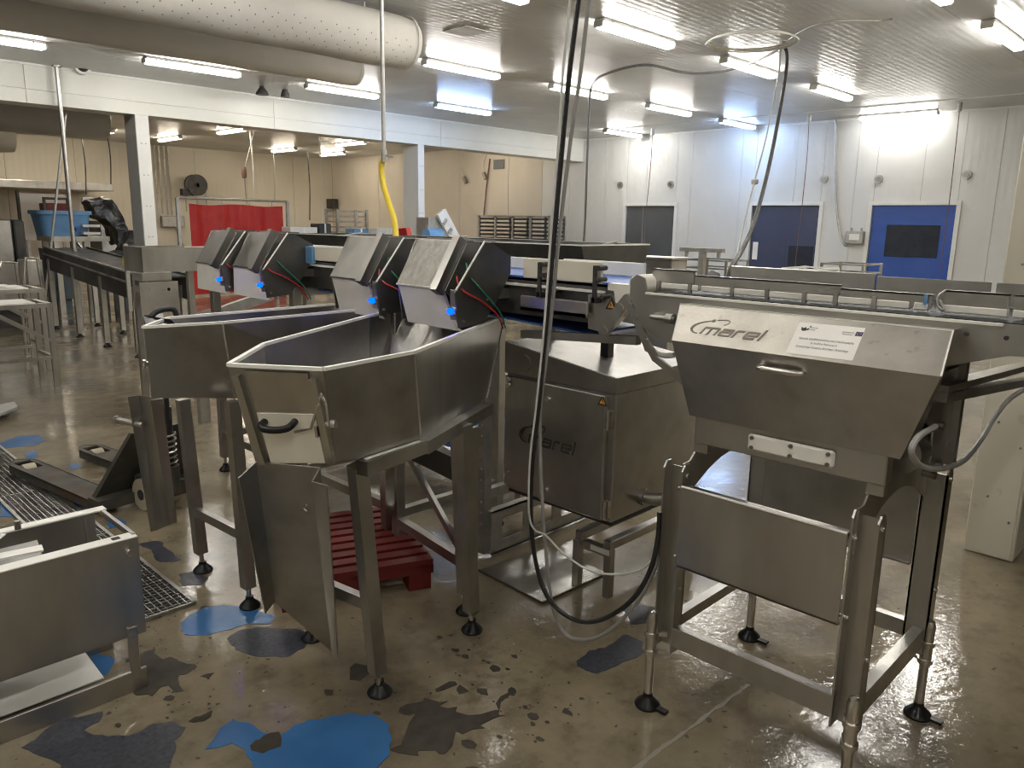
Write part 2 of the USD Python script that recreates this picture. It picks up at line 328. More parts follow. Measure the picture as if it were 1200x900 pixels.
# floor drain grating
gr = thing('floor_grating', 'steel mesh floor drain grating running past the pallet jack', 'drain grate', (1.08, 4.7, 0))
gx0, gx1 = .955, 1.225
fr = MB()
for gx in (gx0, gx1): fr.bx(gx-.008, gx+.008, 3.03, 6.6, .0, .016)
for gy in (3.035, 4.05, 5.0, 5.95, 6.595): fr.bx(gx0, gx1, gy-.006, gy+.006, .0, .016)
part(gr, 'frame', fr, steel_dull)
part(gr, 'pit', MB().bx(gx0, gx1, 3.04, 6.59, .0004, .002), plastic_black)
for i in range(1, 10):
    gx = gx0+(gx1-gx0)*i/10; part(gr, 'long_bar', MB().bx(gx-.002, gx+.002, 3.04, 6.59, .003, .016), steel_dull)
cb = MB()
for i in range(1, 118): cb.bx(gx0, gx1, 3.03+i*.0303-.0018, 3.03+i*.0303+.0018, .006, .0155)
part(gr, 'cross_bars', cb, steel_dull, kind='stuff')

ce = thing('ceiling', 'grooved grey white ceiling panels reflecting the tube lamps', 'ceiling', kind='structure')
y = Y0-.2
while y < FY:
    part(ce, 'panel', MB().bx(X0-.2, BX+.2, y+.002, y+1.198, CZ, CZ+.1), ceil_m); y += 1.2
part(ce, 'backing', MB().bx(X0-.2, BX+.2, Y0-.2, FY+.3, CZ+.1, CZ+.15), ceil_m)
part(ce, 'cover_strip', MB().bx(13.55, 13.62, .92, BY, CZ-.008, CZ), trim_white)
part(ce, 'access_hatch', MB().bx(5.68, 6.02, 6.28, 6.62, CZ-.006, CZ), galv)

doors = [(9.57, 10.88), (6.36, 7.74), (4.01, 5.39)]; DZ = 2.02
wb = thing('wall_back', 'white ribbed wall panels with three door openings', 'wall', kind='structure')
yy = [.92]+[d for ab in doors[::-1] for d in ab]+[BY+.4]
def vpanels(t, y0, y1, z0, z1, step, mat, off=0.):
    k = math.floor((y0-off)/step)
    a = y0
    while a < y1-1e-6:
        b = min(off+step*(k+1), y1); k += 1
        if b-a > .02: part(t, 'panel', MB().bx(BX, BX+.1, a+.0025, b-.0025, z0, z1), mat)
        a = b
for i in range(0, len(yy), 2): vpanels(wb, yy[i], yy[i+1], 0, CZ, 1.15, wall_white)
for a, b in doors: vpanels(wb, a, b, DZ, CZ, 1.15, wall_white)
part(wb, 'backing', MB().bx(BX+.1, BX+.16, -4.5, FY, 0, CZ), wall_white)
part(wb, 'ceiling_trim', MB().bx(BX-.03, BX, .92, BY, CZ-.03, CZ), trim_white)
wt = thing('wall_side', 'tan wall panels of the far room seen under the white header', 'wall', kind='structure')
for a, b in ((12.6, 13.5), (13.5, 14.7), (14.7, 16.6), (16.6, 18.5), (18.5, 20.4), (20.4, FY)):
    part(wt, 'panel', MB().bx(BX, BX+.1, a+.005, b-.005, 0, CZ), wall_tan if a > 13 else wall_white)
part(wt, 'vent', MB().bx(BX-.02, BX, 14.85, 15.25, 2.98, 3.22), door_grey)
wf = thing('wall_far', 'cream end wall of the far processing room', 'wall', kind='structure')
x = X0-.2
while x < BX:
    part(wf, 'panel', MB().bx(x+.004, min(x+1.6, BX)-.004, FY, FY+.1, 0, CZ), wall_cream); x += 1.6
wr = thing('wall_right', 'beige partition wall end beside the conveyor stand, screwed sheet panel', 'wall', kind='structure')
part(wr, 'panel', MB().bx(4.28, BX, .70, .92, 0, CZ, .006), wall_beige)
part(wr, 'end_sheet', MB().bx(4.274, 4.28, .715, .86, 0.01, CZ), wall_beige)
sc = MB()
for i in range(9):
    z = .2+i*.38; sc.cyl((4.268, .74, z), (4.274, .74, z), .006, n=8); sc.cyl((4.268, .845, z+.11), (4.274, .845, z+.11), .006, n=8)
part(wr, 'screw', sc, bolt_m, kind='stuff')
for nm, a in (('wall_left', (X0-.1, X0, Y0, FY)), ('wall_rear', (X0, BX, Y0-.1, Y0))):
    t = thing(nm, 'plain beige wall behind the camera'+(' on the left' if nm == 'wall_left' else ''), 'wall', kind='structure')
    part(t, 'panel', MB().bx(*a, 0, CZ), wall_brown)
hd = thing('wall_header', 'long white panelled header beam over the opening to the far room', 'beam', kind='structure')
x = X0
while x < BX:
    x1 = min(x+3.6, BX)
    part(hd, 'panel', MB().bx(x+.003, x1-.003, BY, BY+.4, 3.232, CZ), beam_white)
    part(hd, 'panel', MB().bx(x+.003, x1-.003, BY-.006, BY+.4, 3.05, 3.228), beam_white); x = x1
part(hd, 'ceiling_trim', MB().bx(X0, BX, BY-.02, BY, CZ-.03, CZ), trim_white)
for cx, w, dp in ((4.67, .19, .42), (9.9, .155, .46)):
    lab = 'white column with a grey side under the header, '+('left one near the red curtain' if cx < 6 else 'right one behind the yellow hose')
    t = thing('column', lab, 'column', (cx, BY+dp/2, 0), kind='structure')
    part(t, 'shaft', MB().bx(cx-w/2, cx+w/2, BY+.03, BY+dp, 0, 3.05), grey_paint if cx < 6 else beam_white)
    part(t, 'front_flange', MB().bx(cx-w/2, cx+w/2, BY-.004, BY+.03, 0, 3.05, .003), trim_white)
    b = MB()
    for i in range(6):
        for sx in (-.03, .03): b.cyl((cx+sx, BY-.012, .4+i*.45), (cx+sx, BY-.004, .4+i*.45), .008, n=8)
    part(t, 'bolt', b, bolt_m, kind='stuff')
for i, (a, b) in enumerate(doors):
    t = thing(f'door_{i+1}', ['dark grey door leaf in a white frame, leftmost of the three', 'navy door with a lighter lower window, in the middle of the three', 'bright blue door with a wide dark window, rightmost'][i], 'door', (BX, (a+b)/2, 0), kind='structure')
    f = MB(); f.bx(BX-.03, BX+.05, a-.07, a, 0, DZ+.07); f.bx(BX-.03, BX+.05, b, b+.07, 0, DZ+.07); f.bx(BX-.03, BX+.05, a, b, DZ, DZ+.07)
    part(t, 'frame', f, trim_white)
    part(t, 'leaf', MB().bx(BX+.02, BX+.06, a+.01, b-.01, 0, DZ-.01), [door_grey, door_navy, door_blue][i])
    if i == 1:
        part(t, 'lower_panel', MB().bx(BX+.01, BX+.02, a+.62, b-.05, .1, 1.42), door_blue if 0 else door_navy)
        part(t, 'window', MB().bx(BX+.008, BX+.02, a+.06, a+.55, .7, 1.25), window_dark)
        part(t, 'notice', MB().bx(BX+.002, BX+.01, b-.18, b-.07, .95, 1.3), paper)
    if i == 2: part(t, 'window', MB().bx(BX+.006, BX+.02, a+.22, b-.28, 1.12, 1.68, .004), window_dark)
    if i == 0: part(t, 'seam', MB().bx(BX+.014, BX+.02, (a+b)/2+.18, (a+b)/2+.2, 0, DZ-.02), ink_grey)

# ================================================================== lamps
def lamp(mat, label, loc, rz=0, group='tube lamps'):
    t = thing('ceiling_light', label, 'lamp', loc, group=group, rz=rz)
    base_of[str(t.GetPath())] = np.zeros(3)
    L = .63
    b = MB(); b.bx(-L+.01, L-.01, -.062, .062, -.036, 0, .008)
    for sx in (-1, 1): b.bx(sx*L-.012, sx*L+.012, -.058, .058, -.086, -.02, .015)
    part(t, 'housing', b, lamp_body)
    part(t, 'diffuser', MB().bx(-L+.006, L-.006, -.056, .056, -.092, -.037, .022), mat)
    for sx in (-.5, .5): part(t, 'clip', MB().bx(sx-.008, sx+.008, -.066, .066, -.045, -.02), steel_bright)
    return t
A = lamp(lamp_on, 'tube ceiling lamp, largest one near the centre top of the picture', (6.95, 5.06, CZ))
for x, y, lb in [
    (7.05, 7.84, 'tube ceiling lamp just right of the end of the near fabric duct'),
    (7.04, 10.54, 'tube ceiling lamp under the end of the rear fabric duct'),
    (4.73, 10.5, 'tube ceiling lamp left of the two bell hooks'),
    (2.4, 10.62, 'tube ceiling lamp cut by the left edge of the photo'),
    (9.29, 7.75, 'tube ceiling lamp crossed by the hanging cables'),
    (9.24, 5.0, 'tube ceiling lamp under the coiled cable'),
    (11.66, 7.74, 'tube ceiling lamp between the cable arc and the white wall'),
    (11.62, 4.96, 'tube ceiling lamp above and between the second and third doors'),
    (14.0, 10.42, 'tube ceiling lamp in the corner by the header and white wall'),
    (9.35, 2.3, 'tube ceiling lamp at the upper right edge near the partition'),
    (7.0, 2.35, 'tube ceiling lamp cut by the top edge of the photo, right one')]:
    copy(A, (x, y, CZ), lb, group='tube lamps', cat='lamp')
lamp_dim = E_('lamp_diffuser_dim', (1., .965, .90), LAMP*.6)  # same tube, dimmed to keep the foreground and wall from overlighting
Ol = lamp(lamp_dim, 'tube ceiling lamp running along the white wall over the blue door', (14.52, 5.02, CZ), rz=90)
for x, y, lb in [  # all but the last: unseen, added along the grid to light the foreground
    (4.65, 2.35, 'tube ceiling lamp above the hooded stand, out of the picture'),
    (2.3, 5.06, 'tube ceiling lamp above the pallet jack, out of the picture'),
    (2.3, 2.35, 'tube ceiling lamp over the near hopper, out of the picture'),
    (-.1, 2.35, 'tube ceiling lamp left of the camera, out of the picture'),
    (-.1, 5.06, 'tube ceiling lamp over the drain side, out of the picture'),
    (-2.5, 2.35, 'tube ceiling lamp far left of the camera, out of the picture'),
    (-2.5, 5.06, 'tube ceiling lamp over the left wall side, out of the picture'),
    (-2.5, -.4, 'tube ceiling lamp in the rear corner, out of the picture'),
    (-.1, -.4, 'tube ceiling lamp behind the camera, out of the picture'),
    (-2.5, -3.1, 'tube ceiling lamp in the far rear corner, out of the picture'),
    (-.1, -3.1, 'tube ceiling lamp at the rear wall middle, out of the picture'),
    (2.3, -.4, 'tube ceiling lamp right of the camera, out of the picture'),
    (4.65, 5.06, 'tube ceiling lamp cut by the top edge of the photo, left one')]:
    copy(Ol, (x, y, CZ), lb, group='tube lamps', cat='lamp')
Cc = lamp(lamp_cool, 'cool bluish tube lamp in front of the header beam', (9.45, 10.48, CZ), group='cool tube lamps')
copy(Cc, (14.0, 7.74, CZ), 'cool bluish tube lamp close to the white wall over the navy door', group='cool tube lamps', cat='lamp')
Wm = lamp(lamp_warm, 'warm tube lamp in the far room, leftmost', (5.36, 20.9, CZ), rz=90, group='warm far lamps')
for x, y, lb in [(6.85, 20.3, 'warm tube lamp in the far room just left of the left column'), (8.42, 20.3, 'warm tube lamp in the far room above the wall pipes'),
                 (8.55, 17.25, 'warm tube lamp in the far room right of the left column, nearer row'), (11.8, 20.7, 'warm tube lamp in the far room above the red curtain edge'),
                 (13.34, 20.6, 'warm tube lamp in the far room, lower one beside the yellow hose'), (11.82, 17.4, 'warm tube lamp in the far room, upper one left of the yellow hose'),
                 (13.4, 14.8, 'warm tube lamp in the far room lighting the tan wall'), (5.3, 16.2, 'warm tube lamp in the far room hidden above the header at left')]:
    copy(Wm, (x, y, CZ), lb, rz=90, group='warm far lamps', cat='lamp')

# ================================================================== helpers for machines
def foot(leg, x, y, top, r=.045, rod=.009, tilt=None, lug=False):
    b = MB().lathe((x, y, 0), [(.001, 0), (r, 0), (r*1.04, .006), (r*.95, .014), (r*.45, .034), (.016, .040), (.016, .05), (.001, .05)], 24)
    if lug: b.bx(x-.012, x+.012, y-r-.035, y-r+.02, .004, .012)
    part(leg, 'foot', b, rubber, smooth=40)
    part(leg, 'threaded_rod', MB().cyl((x, y, .045), (x, y, top), rod, n=12), steel_bright, smooth=40)
def glyphs(h=1.0, sw=.25, shear=.27):
    """the maker's wordmark in square italic strokes: (shape, width) for an x height of 1"""
    def st(*pts): return LineString(pts).buffer(sw/2, cap_style=2, join_style=1, quad_segs=4)
    S = []; x = 0; c = sw/2
    S.append(unary_union([st((x+c, 0), (x+c, 1-c), (x+1.75-c, 1-c), (x+1.75, .85), (x+1.75, 0)), st((x+.92, 1-c), (x+.92, 0))])); x += 2.05
    S.append(st((x+.12, 1-c), (x+1.2, 1-c), (x+1.3, .85), (x+1.3, c), (x+.2, c), (x+c, .2), (x+c, .48), (x+.18, .56), (x+1.3, .56))); x += 1.62
    S.append(st((x+c, 0), (x+c, .75), (x+.25, 1-c), (x+.95, 1-c))); x += 1.2
    S.append(st((x+1.3, c), (x+.25, c), (x+c, .2), (x+c, .8), (x+.25, 1-c), (x+1.25, 1-c), (x+1.35, .85), (x+1.35, .5), (x+.1, .5))); x += 1.66
    S.append(st((x+c, 0), (x+c, 1.38)))
    g = unary_union(S)
    from shapely import affinity
    g = affinity.affine_transform(g, [1, shear, 0, 1, 0, 0])
    arc = [(-.25, .04), (-.75, .11), (-1.12, .40), (-1.19, .73), (-.94, 1.16), (-.37, 1.49), (.25, 1.69), (.75, 1.80)]
    arc2 = [(1.22, 1.94), (1.75, 2.02), (2.3, 2.05), (2.6, 1.89), (2.5, 1.6), (2.19, 1.38)]
    def dense(p, m=6):
        p = np.array(p); e = np.vstack([2*p[0]-p[1], p, 2*p[-1]-p[-2]])
        return np.array([.5*(2*e[i+1]+(e[i+2]-e[i])*u+(2*e[i]-5*e[i+1]+4*e[i+2]-e[i+3])*u*u+(3*e[i+1]-e[i]-3*e[i+2]+e[i+3])*u**3) for i in range(len(p)-1) for u in np.linspace(0, 1, m, endpoint=False)]+[p[-1]])
    A1, A2 = dense(arc), dense(arc2)
    def taper(p, f): return unary_union([LineString(p[i:i+2]).buffer(f(i/(len(p)-1)), quad_segs=3) for i in range(len(p)-1)])
    sw1 = taper(A1, lambda u: .05+.12*math.exp(-((u-.42)/.22)**2)); dot = Point(arc[-1]).buffer(.2)
    sw2 = taper(A2, lambda u: .075*(1-.55*u))
    return unary_union([g, sw1, dot, sw2]), x+sw+.37
WORD, WORDW = glyphs()
def wordmark(t, o, e, N, mat, xh=None, name='logo'):
    """set between two baseline points on a face with outward normal N"""
    U = e-o; L = np.linalg.norm(U); U = U/L; V = np.cross(N, U); s = L/WORDW
    part(t, name, MB().flat(WORD, o, U*s, V*(xh or s*1.15), .0006), mat)
def warn_sign(t, c, U, N, h=.035):
    V = np.cross(N, U); tri = Polygon([(-.58, 0), (.58, 0), (0, 1)])
    part(t, 'warning_sign', MB().flat(tri.buffer(.06), c, U*h, V*h, .0006), ink_black, label='black edged yellow warning triangle')
    part(t, 'warning_face', MB().flat(tri.buffer(-.09), c, U*h, V*h, .0010), warn)
    bolt = Polygon([(.02, .72), (-.12, .36), (.0, .38), (-.04, .14), (.13, .46), (.02, .44)])
    part(t, 'warning_flash', MB().flat(bolt, c, U*h, V*h, .0014), ink_black)
NX = np.array([-1., 0, 0]); UY = np.array([0, -1., 0])      # faces that look towards -x read along -y

# ================================================================== the hooded conveyor stand on the right
t = thing('feed_conveyor', 'stainless conveyor on a four legged stand with a sloped hood, dark logo and white sticker', 'conveyor', (2.35, .96, 0))
SX = (2.05, 2.64); SY = (1.255, .665)
rods = {(0, 0): (2.022, 1.297), (0, 1): (2.018, .638), (1, 0): (2.683, 1.268), (1, 1): (2.632, .628)}
for i, x in enumerate(SX):
    for j, y in enumerate(SY):
        s = -1 if i == 0 else 1; zt, zb = .868, .225
        b = MB()
        prof = [(x-.026, zb), (x+.026, zb), (x+.026, zt-.02), (x+.012, zt), (x-.012, zt), (x-.026, zt-.02)]
        for fy in (-.036, .030): b.prism(prof, 'y', y+fy, y+fy+.006)
        b.bx(x-s*.026, x-s*.02, y-.036, y+.036, zb, zt-.02)
        lg = part(t, 'leg', b, steel)
        rx, ry = rods[i, j]
        c = MB()
        for z in (.205, .268): c.cyl((rx, ry, z-.007), (rx, ry, z+.007), .024, n=20); c.bar((rx, ry, z), (x, y, z), .012, .012)
        c.cyl((rx, ry, .19), (rx, ry, .33), .0185, n=20); c.lathe((rx, ry, .33), [(.0185, 0), (.014, .016), (.001, .022)], 16)
        part(lg, 'leg_clamp', c, steel_bright, smooth=40)
        foot(lg, rx, ry, .2, .042, .0145, lug=True)
        for z in (.83, .45): part(lg, 'screw', MB().cyl((x, y-.042, z), (x, y-.034, z), .007, n=10), steel_bright)
for a, b_ in (((2.03, SY[1]+.03, .284), (2.03, SY[0]-.03, .284)), ((2.66, SY[1]+.03, .284), (2.66, SY[0]-.03, .284))):
    s = 1 if a[0] < 2.3 else -1
    part(t, 'cross_rail', MB().bx(a[0]-.003, a[0]+.003, a[1], b_[1], .25, .318).bx(a[0], a[0]+s*.03, a[1], b_[1], .312, .318), steel)
for y in SY:
    s = 1 if y > 1 else -1
    part(t, 'side_rail', MB().bx(SX[0]+.026, SX[1]-.026, y+s*.02, y+s*.026, .25, .318).bx(SX[0]+.026, SX[1]-.026, y-.008*s, y+s*.02, .312, .318), steel)
def arch(y0, y1):
    top = [(2.04, .87), (2.075, .873), (2.10, .895), (2.125, .945), (2.15, .955), (2.54, .955), (2.565, .945), (2.59, .895), (2.615, .873), (2.65, .87)]
    bot = [(2.65-.61*a, .74+.115*math.sin(math.pi*a)) for a in np.linspace(0, 1, 14)]
    return MB().prism(top+bot, 'y', y0, y1)
part(t, 'arched_plate', arch(1.225, 1.231), steel); part(t, 'arched_plate', arch(.689, .695), steel)
fp = MB().bx(2.018, 2.026, .705, 1.218, .535, .80, .002).bx(2.018, 2.05, .705, 1.218, .797, .803).bx(2.018, 2.04, .705, 1.218, .535, .541)
part(t, 'front_panel', fp, steel)
part(t, 'panel_edge', MB().cyl((2.020, .705, .803), (2.020, 1.218, .803), .004, n=10), steel_glint)
for y in (.697, 1.223):
    for z in (.79, .56): part(t, 'panel_pin', MB().cyl((2.035, y-.014, z), (2.035, y+.014, z), .006, n=12), steel_bright)
part(t, 'rear_panel', MB().bx(2.60, 2.608, .70, 1.225, .535, .93, .002).bx(2.58, 2.608, .70, 1.225, .535, .541), steel_dull)
cb = MB().bx(2.075, 2.125, .645, 1.215, .935, 1.03, .004); part(t, 'cross_beam', cb, steel)
for y in (1.20, .67): part(t, 'beam_bracket', MB().bx(2.09, 2.12, y-.02, y+.028, .90, 1.06, .003), steel)
w = [P(*q, x=2.072) for q in ((879, 507), (980, 530), (980, 549), (879, 527))]
part(t, 'white_plate', MB().bx(2.058, 2.075, w[1][1], w[0][1], w[2][2], w[0][2], .006), white_pe, label='white plastic plate held by six bolts')
for fy in (.06, .48, .94):
    for fz in (.2, .8):
        y = w[1][1]+(w[0][1]-w[1][1])*fy; z = w[2][2]+(w[0][2]-w[2][2])*fz
        part(t, 'plate_bolt', MB().cyl((2.053, y, z), (2.059, y, z), .006, n=10), bolt_m)
# hood
c1, c2 = P(787, 400, x=1.95), P(1103, 440, x=1.95); t1, t2 = P(797, 356, x=2.07), P(1117, 387.5, x=2.07); b1, b2 = P(808, 487, x=2.05), P(1055, 538, x=2.05)
for a, b_ in ((c1, c2), (t1, t2), (b1, b2)): z = (a[2]+b_[2])/2; a[2] = b_[2] = z
def back(p, x=2.15): return np.array([x, p[1], p[2]])
hood = part(t, 'hood', MB().plate([c1, c2, b2, b1], .004, (1, 0, 0)), steel_dull, label='steel hood front that tapers down')
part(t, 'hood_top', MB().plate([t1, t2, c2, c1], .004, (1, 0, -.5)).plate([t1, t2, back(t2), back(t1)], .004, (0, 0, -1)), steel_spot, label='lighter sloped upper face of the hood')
part(hood, 'side_panel', MB().plate([t2, c2, b2, back(b2), back(t2)], .004, (0, 1, 0)), steel_dull)
part(hood, 'side_panel', MB().plate([t1, c1, b1, back(b1), back(t1)], .004, (0, -1, 0)), steel_dull)
part(hood, 'bottom_panel', MB().plate([b1, b2, back(b2), back(b1)], .004, (0, 0, 1)), steel_dull)
part(hood, 'fold_glint', MB().bar(t1, t2, .004, .004).bar(t2, c2, .004, .004), steel_glint)  # thin pale bars drawn as the light line on the hood edges
NS = unit(np.cross(c2-c1, t1-c1)); NS = NS if NS[0] < 0 else -NS
wordmark(t, PP(819, 391, c1, NS)+NS*.0004, PP(893, 400.3, c1, NS)+NS*.0004, NS, ink)
q = [PP(*a, c1, NS) for a in ((930, 376.5), (1008, 384.5), (999, 423), (920.5, 413.5))]
Ux = unit(q[2]-q[3]); Vx = np.cross(NS, Ux); O = q[3]+NS*.0003; SW = np.dot(q[2]-q[3], Ux); SH = (np.dot(q[0]-q[3], Vx)+np.dot(q[1]-q[2], Vx))/2; sk = np.dot(q[0]-q[3], Ux)
st = part(t, 'sticker', MB().flat(Polygon([(0, 0), (SW, 0), (SW+sk*.3, SH), (sk*.3, SH)]), O, Ux, Vx, .0006), paper, label='white printed funding sticker')
O2 = O+NS*.0007
tx = MB()
for s_, u, v, h, wd in [('Operacja współfinansowana przez Unię Europejską', .08, .47, .0072, .82), ('ze środków finansowych', .29, .345, .0072, .40), ('Europejskiego Funduszu Morskiego i Rybackiego', .10, .215, .0072, .78)]:
    tx.text(s_, O2+Ux*SW*u+Vx*SH*v, Ux, Vx, h, SW*wd)
part(st, 'lettering', tx, ink_grey)
tx = MB().text('UNIA EUROPEJSKA', O2+Ux*SW*.66+Vx*SH*.80, Ux, Vx, .0036, SW*.17).text('Europejski Fundusz', O2+Ux*SW*.68+Vx*SH*.74, Ux, Vx, .003, SW*.14).text('Rybactwo', O2+Ux*SW*.165+Vx*SH*.84, Ux, Vx, .0042, SW*.12).text('i Morze', O2+Ux*SW*.165+Vx*SH*.77, Ux, Vx, .0042, SW*.09)
part(st, 'small_lettering', tx, ink_grey)
part(st, 'flag', MB().flat(sbox(0, 0, .10*SW, .13*SH), O2+Ux*SW*.86+Vx*SH*.73, Ux, Vx, .0004), flag_blue)
part(st, 'flag_stars', MB().flat(unary_union([Point(.05*SW+.03*SW*math.cos(a), .065*SH+.03*SW*math.sin(a)).buffer(.0009, quad_segs=2) for a in np.arange(12)*math.pi/6]), O2+Ux*SW*.86+Vx*SH*.73, Ux, Vx, .0006), warn)
fish = unary_union([Point(0, 0).buffer(1).intersection(Point(0, -.9).buffer(1.25)), Polygon([(.7, -.1), (1.5, .6), (1.35, -.7)]), LineString([(-1, .5), (-.3, -.3), (.3, .6)]).buffer(.16), LineString([(1.6, .9), (1.55, 1.4)]).buffer(.16)])
part(st, 'fish_emblem', MB().flat(fish, O2+Ux*SW*.085+Vx*SH*.80, Ux*.0085, Vx*.0085, .0004), ink_black)
ha, hb = P(893, 430, x=1.975), P(943, 437, x=1.975)
hx = 2.0
part(t, 'handle', MB().ring([(hx+.02, ha[1], ha[2]), (hx-.035, ha[1], ha[2]), (hx-.05, ha[1]-.012, ha[2]), (hx-.05, hb[1]+.012, hb[2]), (hx-.035, hb[1], hb[2]), (hx+.02, hb[1], hb[2])], .0085, 12, smooth=4), steel_bright, smooth=40)
# conveyor bed over the hood
prof = [(-.75, 1.385), (1.455, 1.385), (1.47, 1.43), (1.50, 1.44), (1.525, 1.42), (1.525, 1.37), (1.47, 1.27), (1.40, 1.235), (1.30, 1.22), (.66, 1.21), (.545, 1.268), (.42, 1.31), (-.75, 1.34)]
part(t, 'side_plate', MB().prism(prof, 'x', 2.125, 2.131), steel)
part(t, 'side_plate', MB().prism(prof, 'x', 2.60, 2.606), steel)
for x in (2.15, 2.58): part(t, 'outer_leg', MB().bx(x-.025, x+.025, -.70, -.65, 0, 1.34, .003), steel_dull)
part(t, 'rail_lip', MB().bx(2.112, 2.126, .44, 1.455, 1.379, 1.3855), steel_glint)
part(t, 'belt', MB().bx(2.132, 2.58, -.75, 1.44, 1.378, 1.3875), belt_dark)
part(t, 'belt_frame', MB().bx(2.14, 2.59, .62, 1.40, 1.25, 1.30), steel_dull)
ws = MB(); y = 1.455; k = 0
for ya, yb in [(1.45, 1.345), (1.335, 1.31), (1.30, 1.195), (1.185, 1.08), (1.07, .965), (.955, .875), (.865, .77), (.76, .675), (.665, .63), (.60, .45), (.44, .30), (.29, .15)]:
    part(t, 'wear_strip', MB().bx(2.193, 2.215, yb, ya, 1.394, 1.4145, .003), white_pe)
for ya, yb, zt in [(1.485, 1.328, 1.458), (1.325, .862, 1.445), (.858, .622, 1.436), (.60, .45, 1.45), (.44, -.75, 1.45)]:
    part(t, 'guide_plate', MB().bx(2.195, 2.2, yb, ya, 1.4, zt).bx(2.195, 2.213, yb, ya, zt-.004, zt), steel)
for ya, yb, zt in [(1.40, .897, 1.462), (.893, .575, 1.455), (.562, -.75, 1.455)]:
    part(t, 'guide_plate', MB().bx(2.56, 2.566, yb, ya, 1.39, zt, .002), steel)
for y in (1.46, 1.34, 1.19, 1.075, .96, .87, .765): part(t, 'guide_post', MB().bx(2.19, 2.2, y-.006, y+.006, 1.375, 1.42), steel_dull)
for y in np.arange(1.28, .3, -.085): part(t, 'screw', MB().cyl((2.118, y, 1.352), (2.126, y, 1.352), .0055, n=8), dark_metal)
part(t, 'pivot_shaft', MB().cyl((2.10, 1.42, 1.31), (2.10, 1.33, 1.31), .008, n=12).cyl((2.10, 1.36, 1.31), (2.10, 1.335, 1.31), .016, n=14).cyl((2.10, 1.41, 1.31), (2.13, 1.41, 1.31), .012, n=12), steel_dull)
part(t, 'end_roller', MB().cyl((2.13, 1.50, 1.405), (2.36, 1.50, 1.405), .034, n=24), white_pe, smooth=40)
cl = [P(*a, x=2.18) for a in ((1108, 341), (1101, 346), (1099, 352), (1100, 359), (1106, 363), (1101, 352))]
part(t, 'clamp_lever', MB().ring(cl, .004, 8, smooth=4), galv, smooth=40)
part(t, 'clamp_tag', MB().bx(2.186, 2.192, .632, .640, 1.41, 1.435), tub_blue)
for (a, b_, wd, h) in (((1100, 455), (1200, 429), .05, .02), ((1098, 465), (1200, 446.5), .05, .026)):
    p, e = P(*a, y=.60), P(*b_, y=.60); e = p+(e-p)*1.45
    part(t, 'side_arm', MB().bar(p, e, wd, h), steel_spot)
part(t, 'hanger_plate', MB().prism([(2.20, 1.22), (2.52, 1.22), (2.44, 1.05), (2.40, .93), (2.30, .93), (2.28, 1.06), (2.20, 1.10)], 'y', .60, .606), steel)
part(t, 'drum_motor', MB().cyl((2.20, .66, 1.0), (2.50, .66, 1.0), .06, n=28), steel_dull, smooth=40)
part(t, 'motor_bracket', MB().bx(2.44, 2.47, .58, .90, .93, 1.25), steel_dull)
for dx, z in ((0, .93), (.05, .945), (.02, 1.07)): part(t, 'gland', MB().cyl((2.30+dx, .585, z), (2.30+dx, .62, z), .011, n=12), bolt_m)
for k, off in enumerate((0, .02)):
    pts = [P(*a, y=.56+off) for a in ((1096, 500), (1076, 512), (1068, 530), (1080, 546), (1105, 549), (1130, 539), (1150, 515), (1165, 490), (1185, 466), (1215, 449))]
    solo('hose', ['grey hose pair looping under the side arms, front hose', 'grey hose pair looping under the side arms, rear hose'][k], 'hose', MB().ring(pts, .008, 8, smooth=5), [cable_grey, dark_metal][k], smooth=40)

# ================================================================== the grading line
t = thing('grading_conveyor', 'long grading conveyor with a blue belt, white side boards and steel legs behind the chutes', 'conveyor', (2.45, 3.6, 0))
part(t, 'side_plate', MB().prism([(1.60, 1.375), (4.75, 1.375), (4.75, 1.24), (1.75, 1.24), (1.62, 1.30)], 'x', 2.246, 2.252), steel_shaded)
part(t, 'side_plate', MB().prism([(1.60, 1.375), (4.75, 1.375), (4.75, 1.24), (1.75, 1.24), (1.62, 1.30)], 'x', 2.648, 2.654), steel_shaded)
part(t, 'belt', MB().bx(2.26, 2.64, 1.58, 4.75, 1.385, 1.393), belt_blue)
part(t, 'belt_bed', MB().bx(2.252, 2.648, 1.66, 4.75, 1.335, 1.375), steel_shaded)
part(t, 'side_lip', MB().bx(2.225, 2.25, 1.72, 4.75, 1.355, 1.363), steel_glint)
part(t, 'return_belt', MB().plate([(2.27, 1.78, 1.19), (2.63, 1.78, 1.19), (2.63, 2.5, 1.225), (2.27, 2.5, 1.225)], .008), belt_blue)
part(t, 'belt_sag', MB().plate([(2.27, 1.78, 1.19), (2.63, 1.78, 1.19), (2.63, 1.68, 1.225), (2.27, 1.68, 1.225)], .008).plate([(2.27, 2.5, 1.225), (2.63, 2.5, 1.225), (2.63, 4.7, 1.225), (2.27, 4.7, 1.225)], .008), belt_blue)
part(t, 'drip_ledge', MB().bx(2.175, 2.246, *sorted((P(612, 360, x=2.19)[1], P(691, 362, x=2.19)[1])), 1.265, 1.285, .004).bx(2.175, 2.19, *sorted((P(612, 360, x=2.19)[1], P(691, 362, x=2.19)[1])), 1.265, 1.325, .004), steel_dull)
gp = [P(*a, x=2.20) for a in ((689, 345), (722, 347), (735, 353), (726, 372), (708, 390), (689, 385))]
part(t, 'gear_cover', MB().prism([(p[1], p[2]) for p in gp], 'x', 2.2, 2.245), steel)
warn_sign(t, P(716, 362, x=2.199)+np.array([-.0005, 0, 0]), UY, NX, .035)
part(t, 'frame_bar', MB().bar(P(613, 391, x=2.21), P(748, 399, x=2.21), .03, .03), steel)
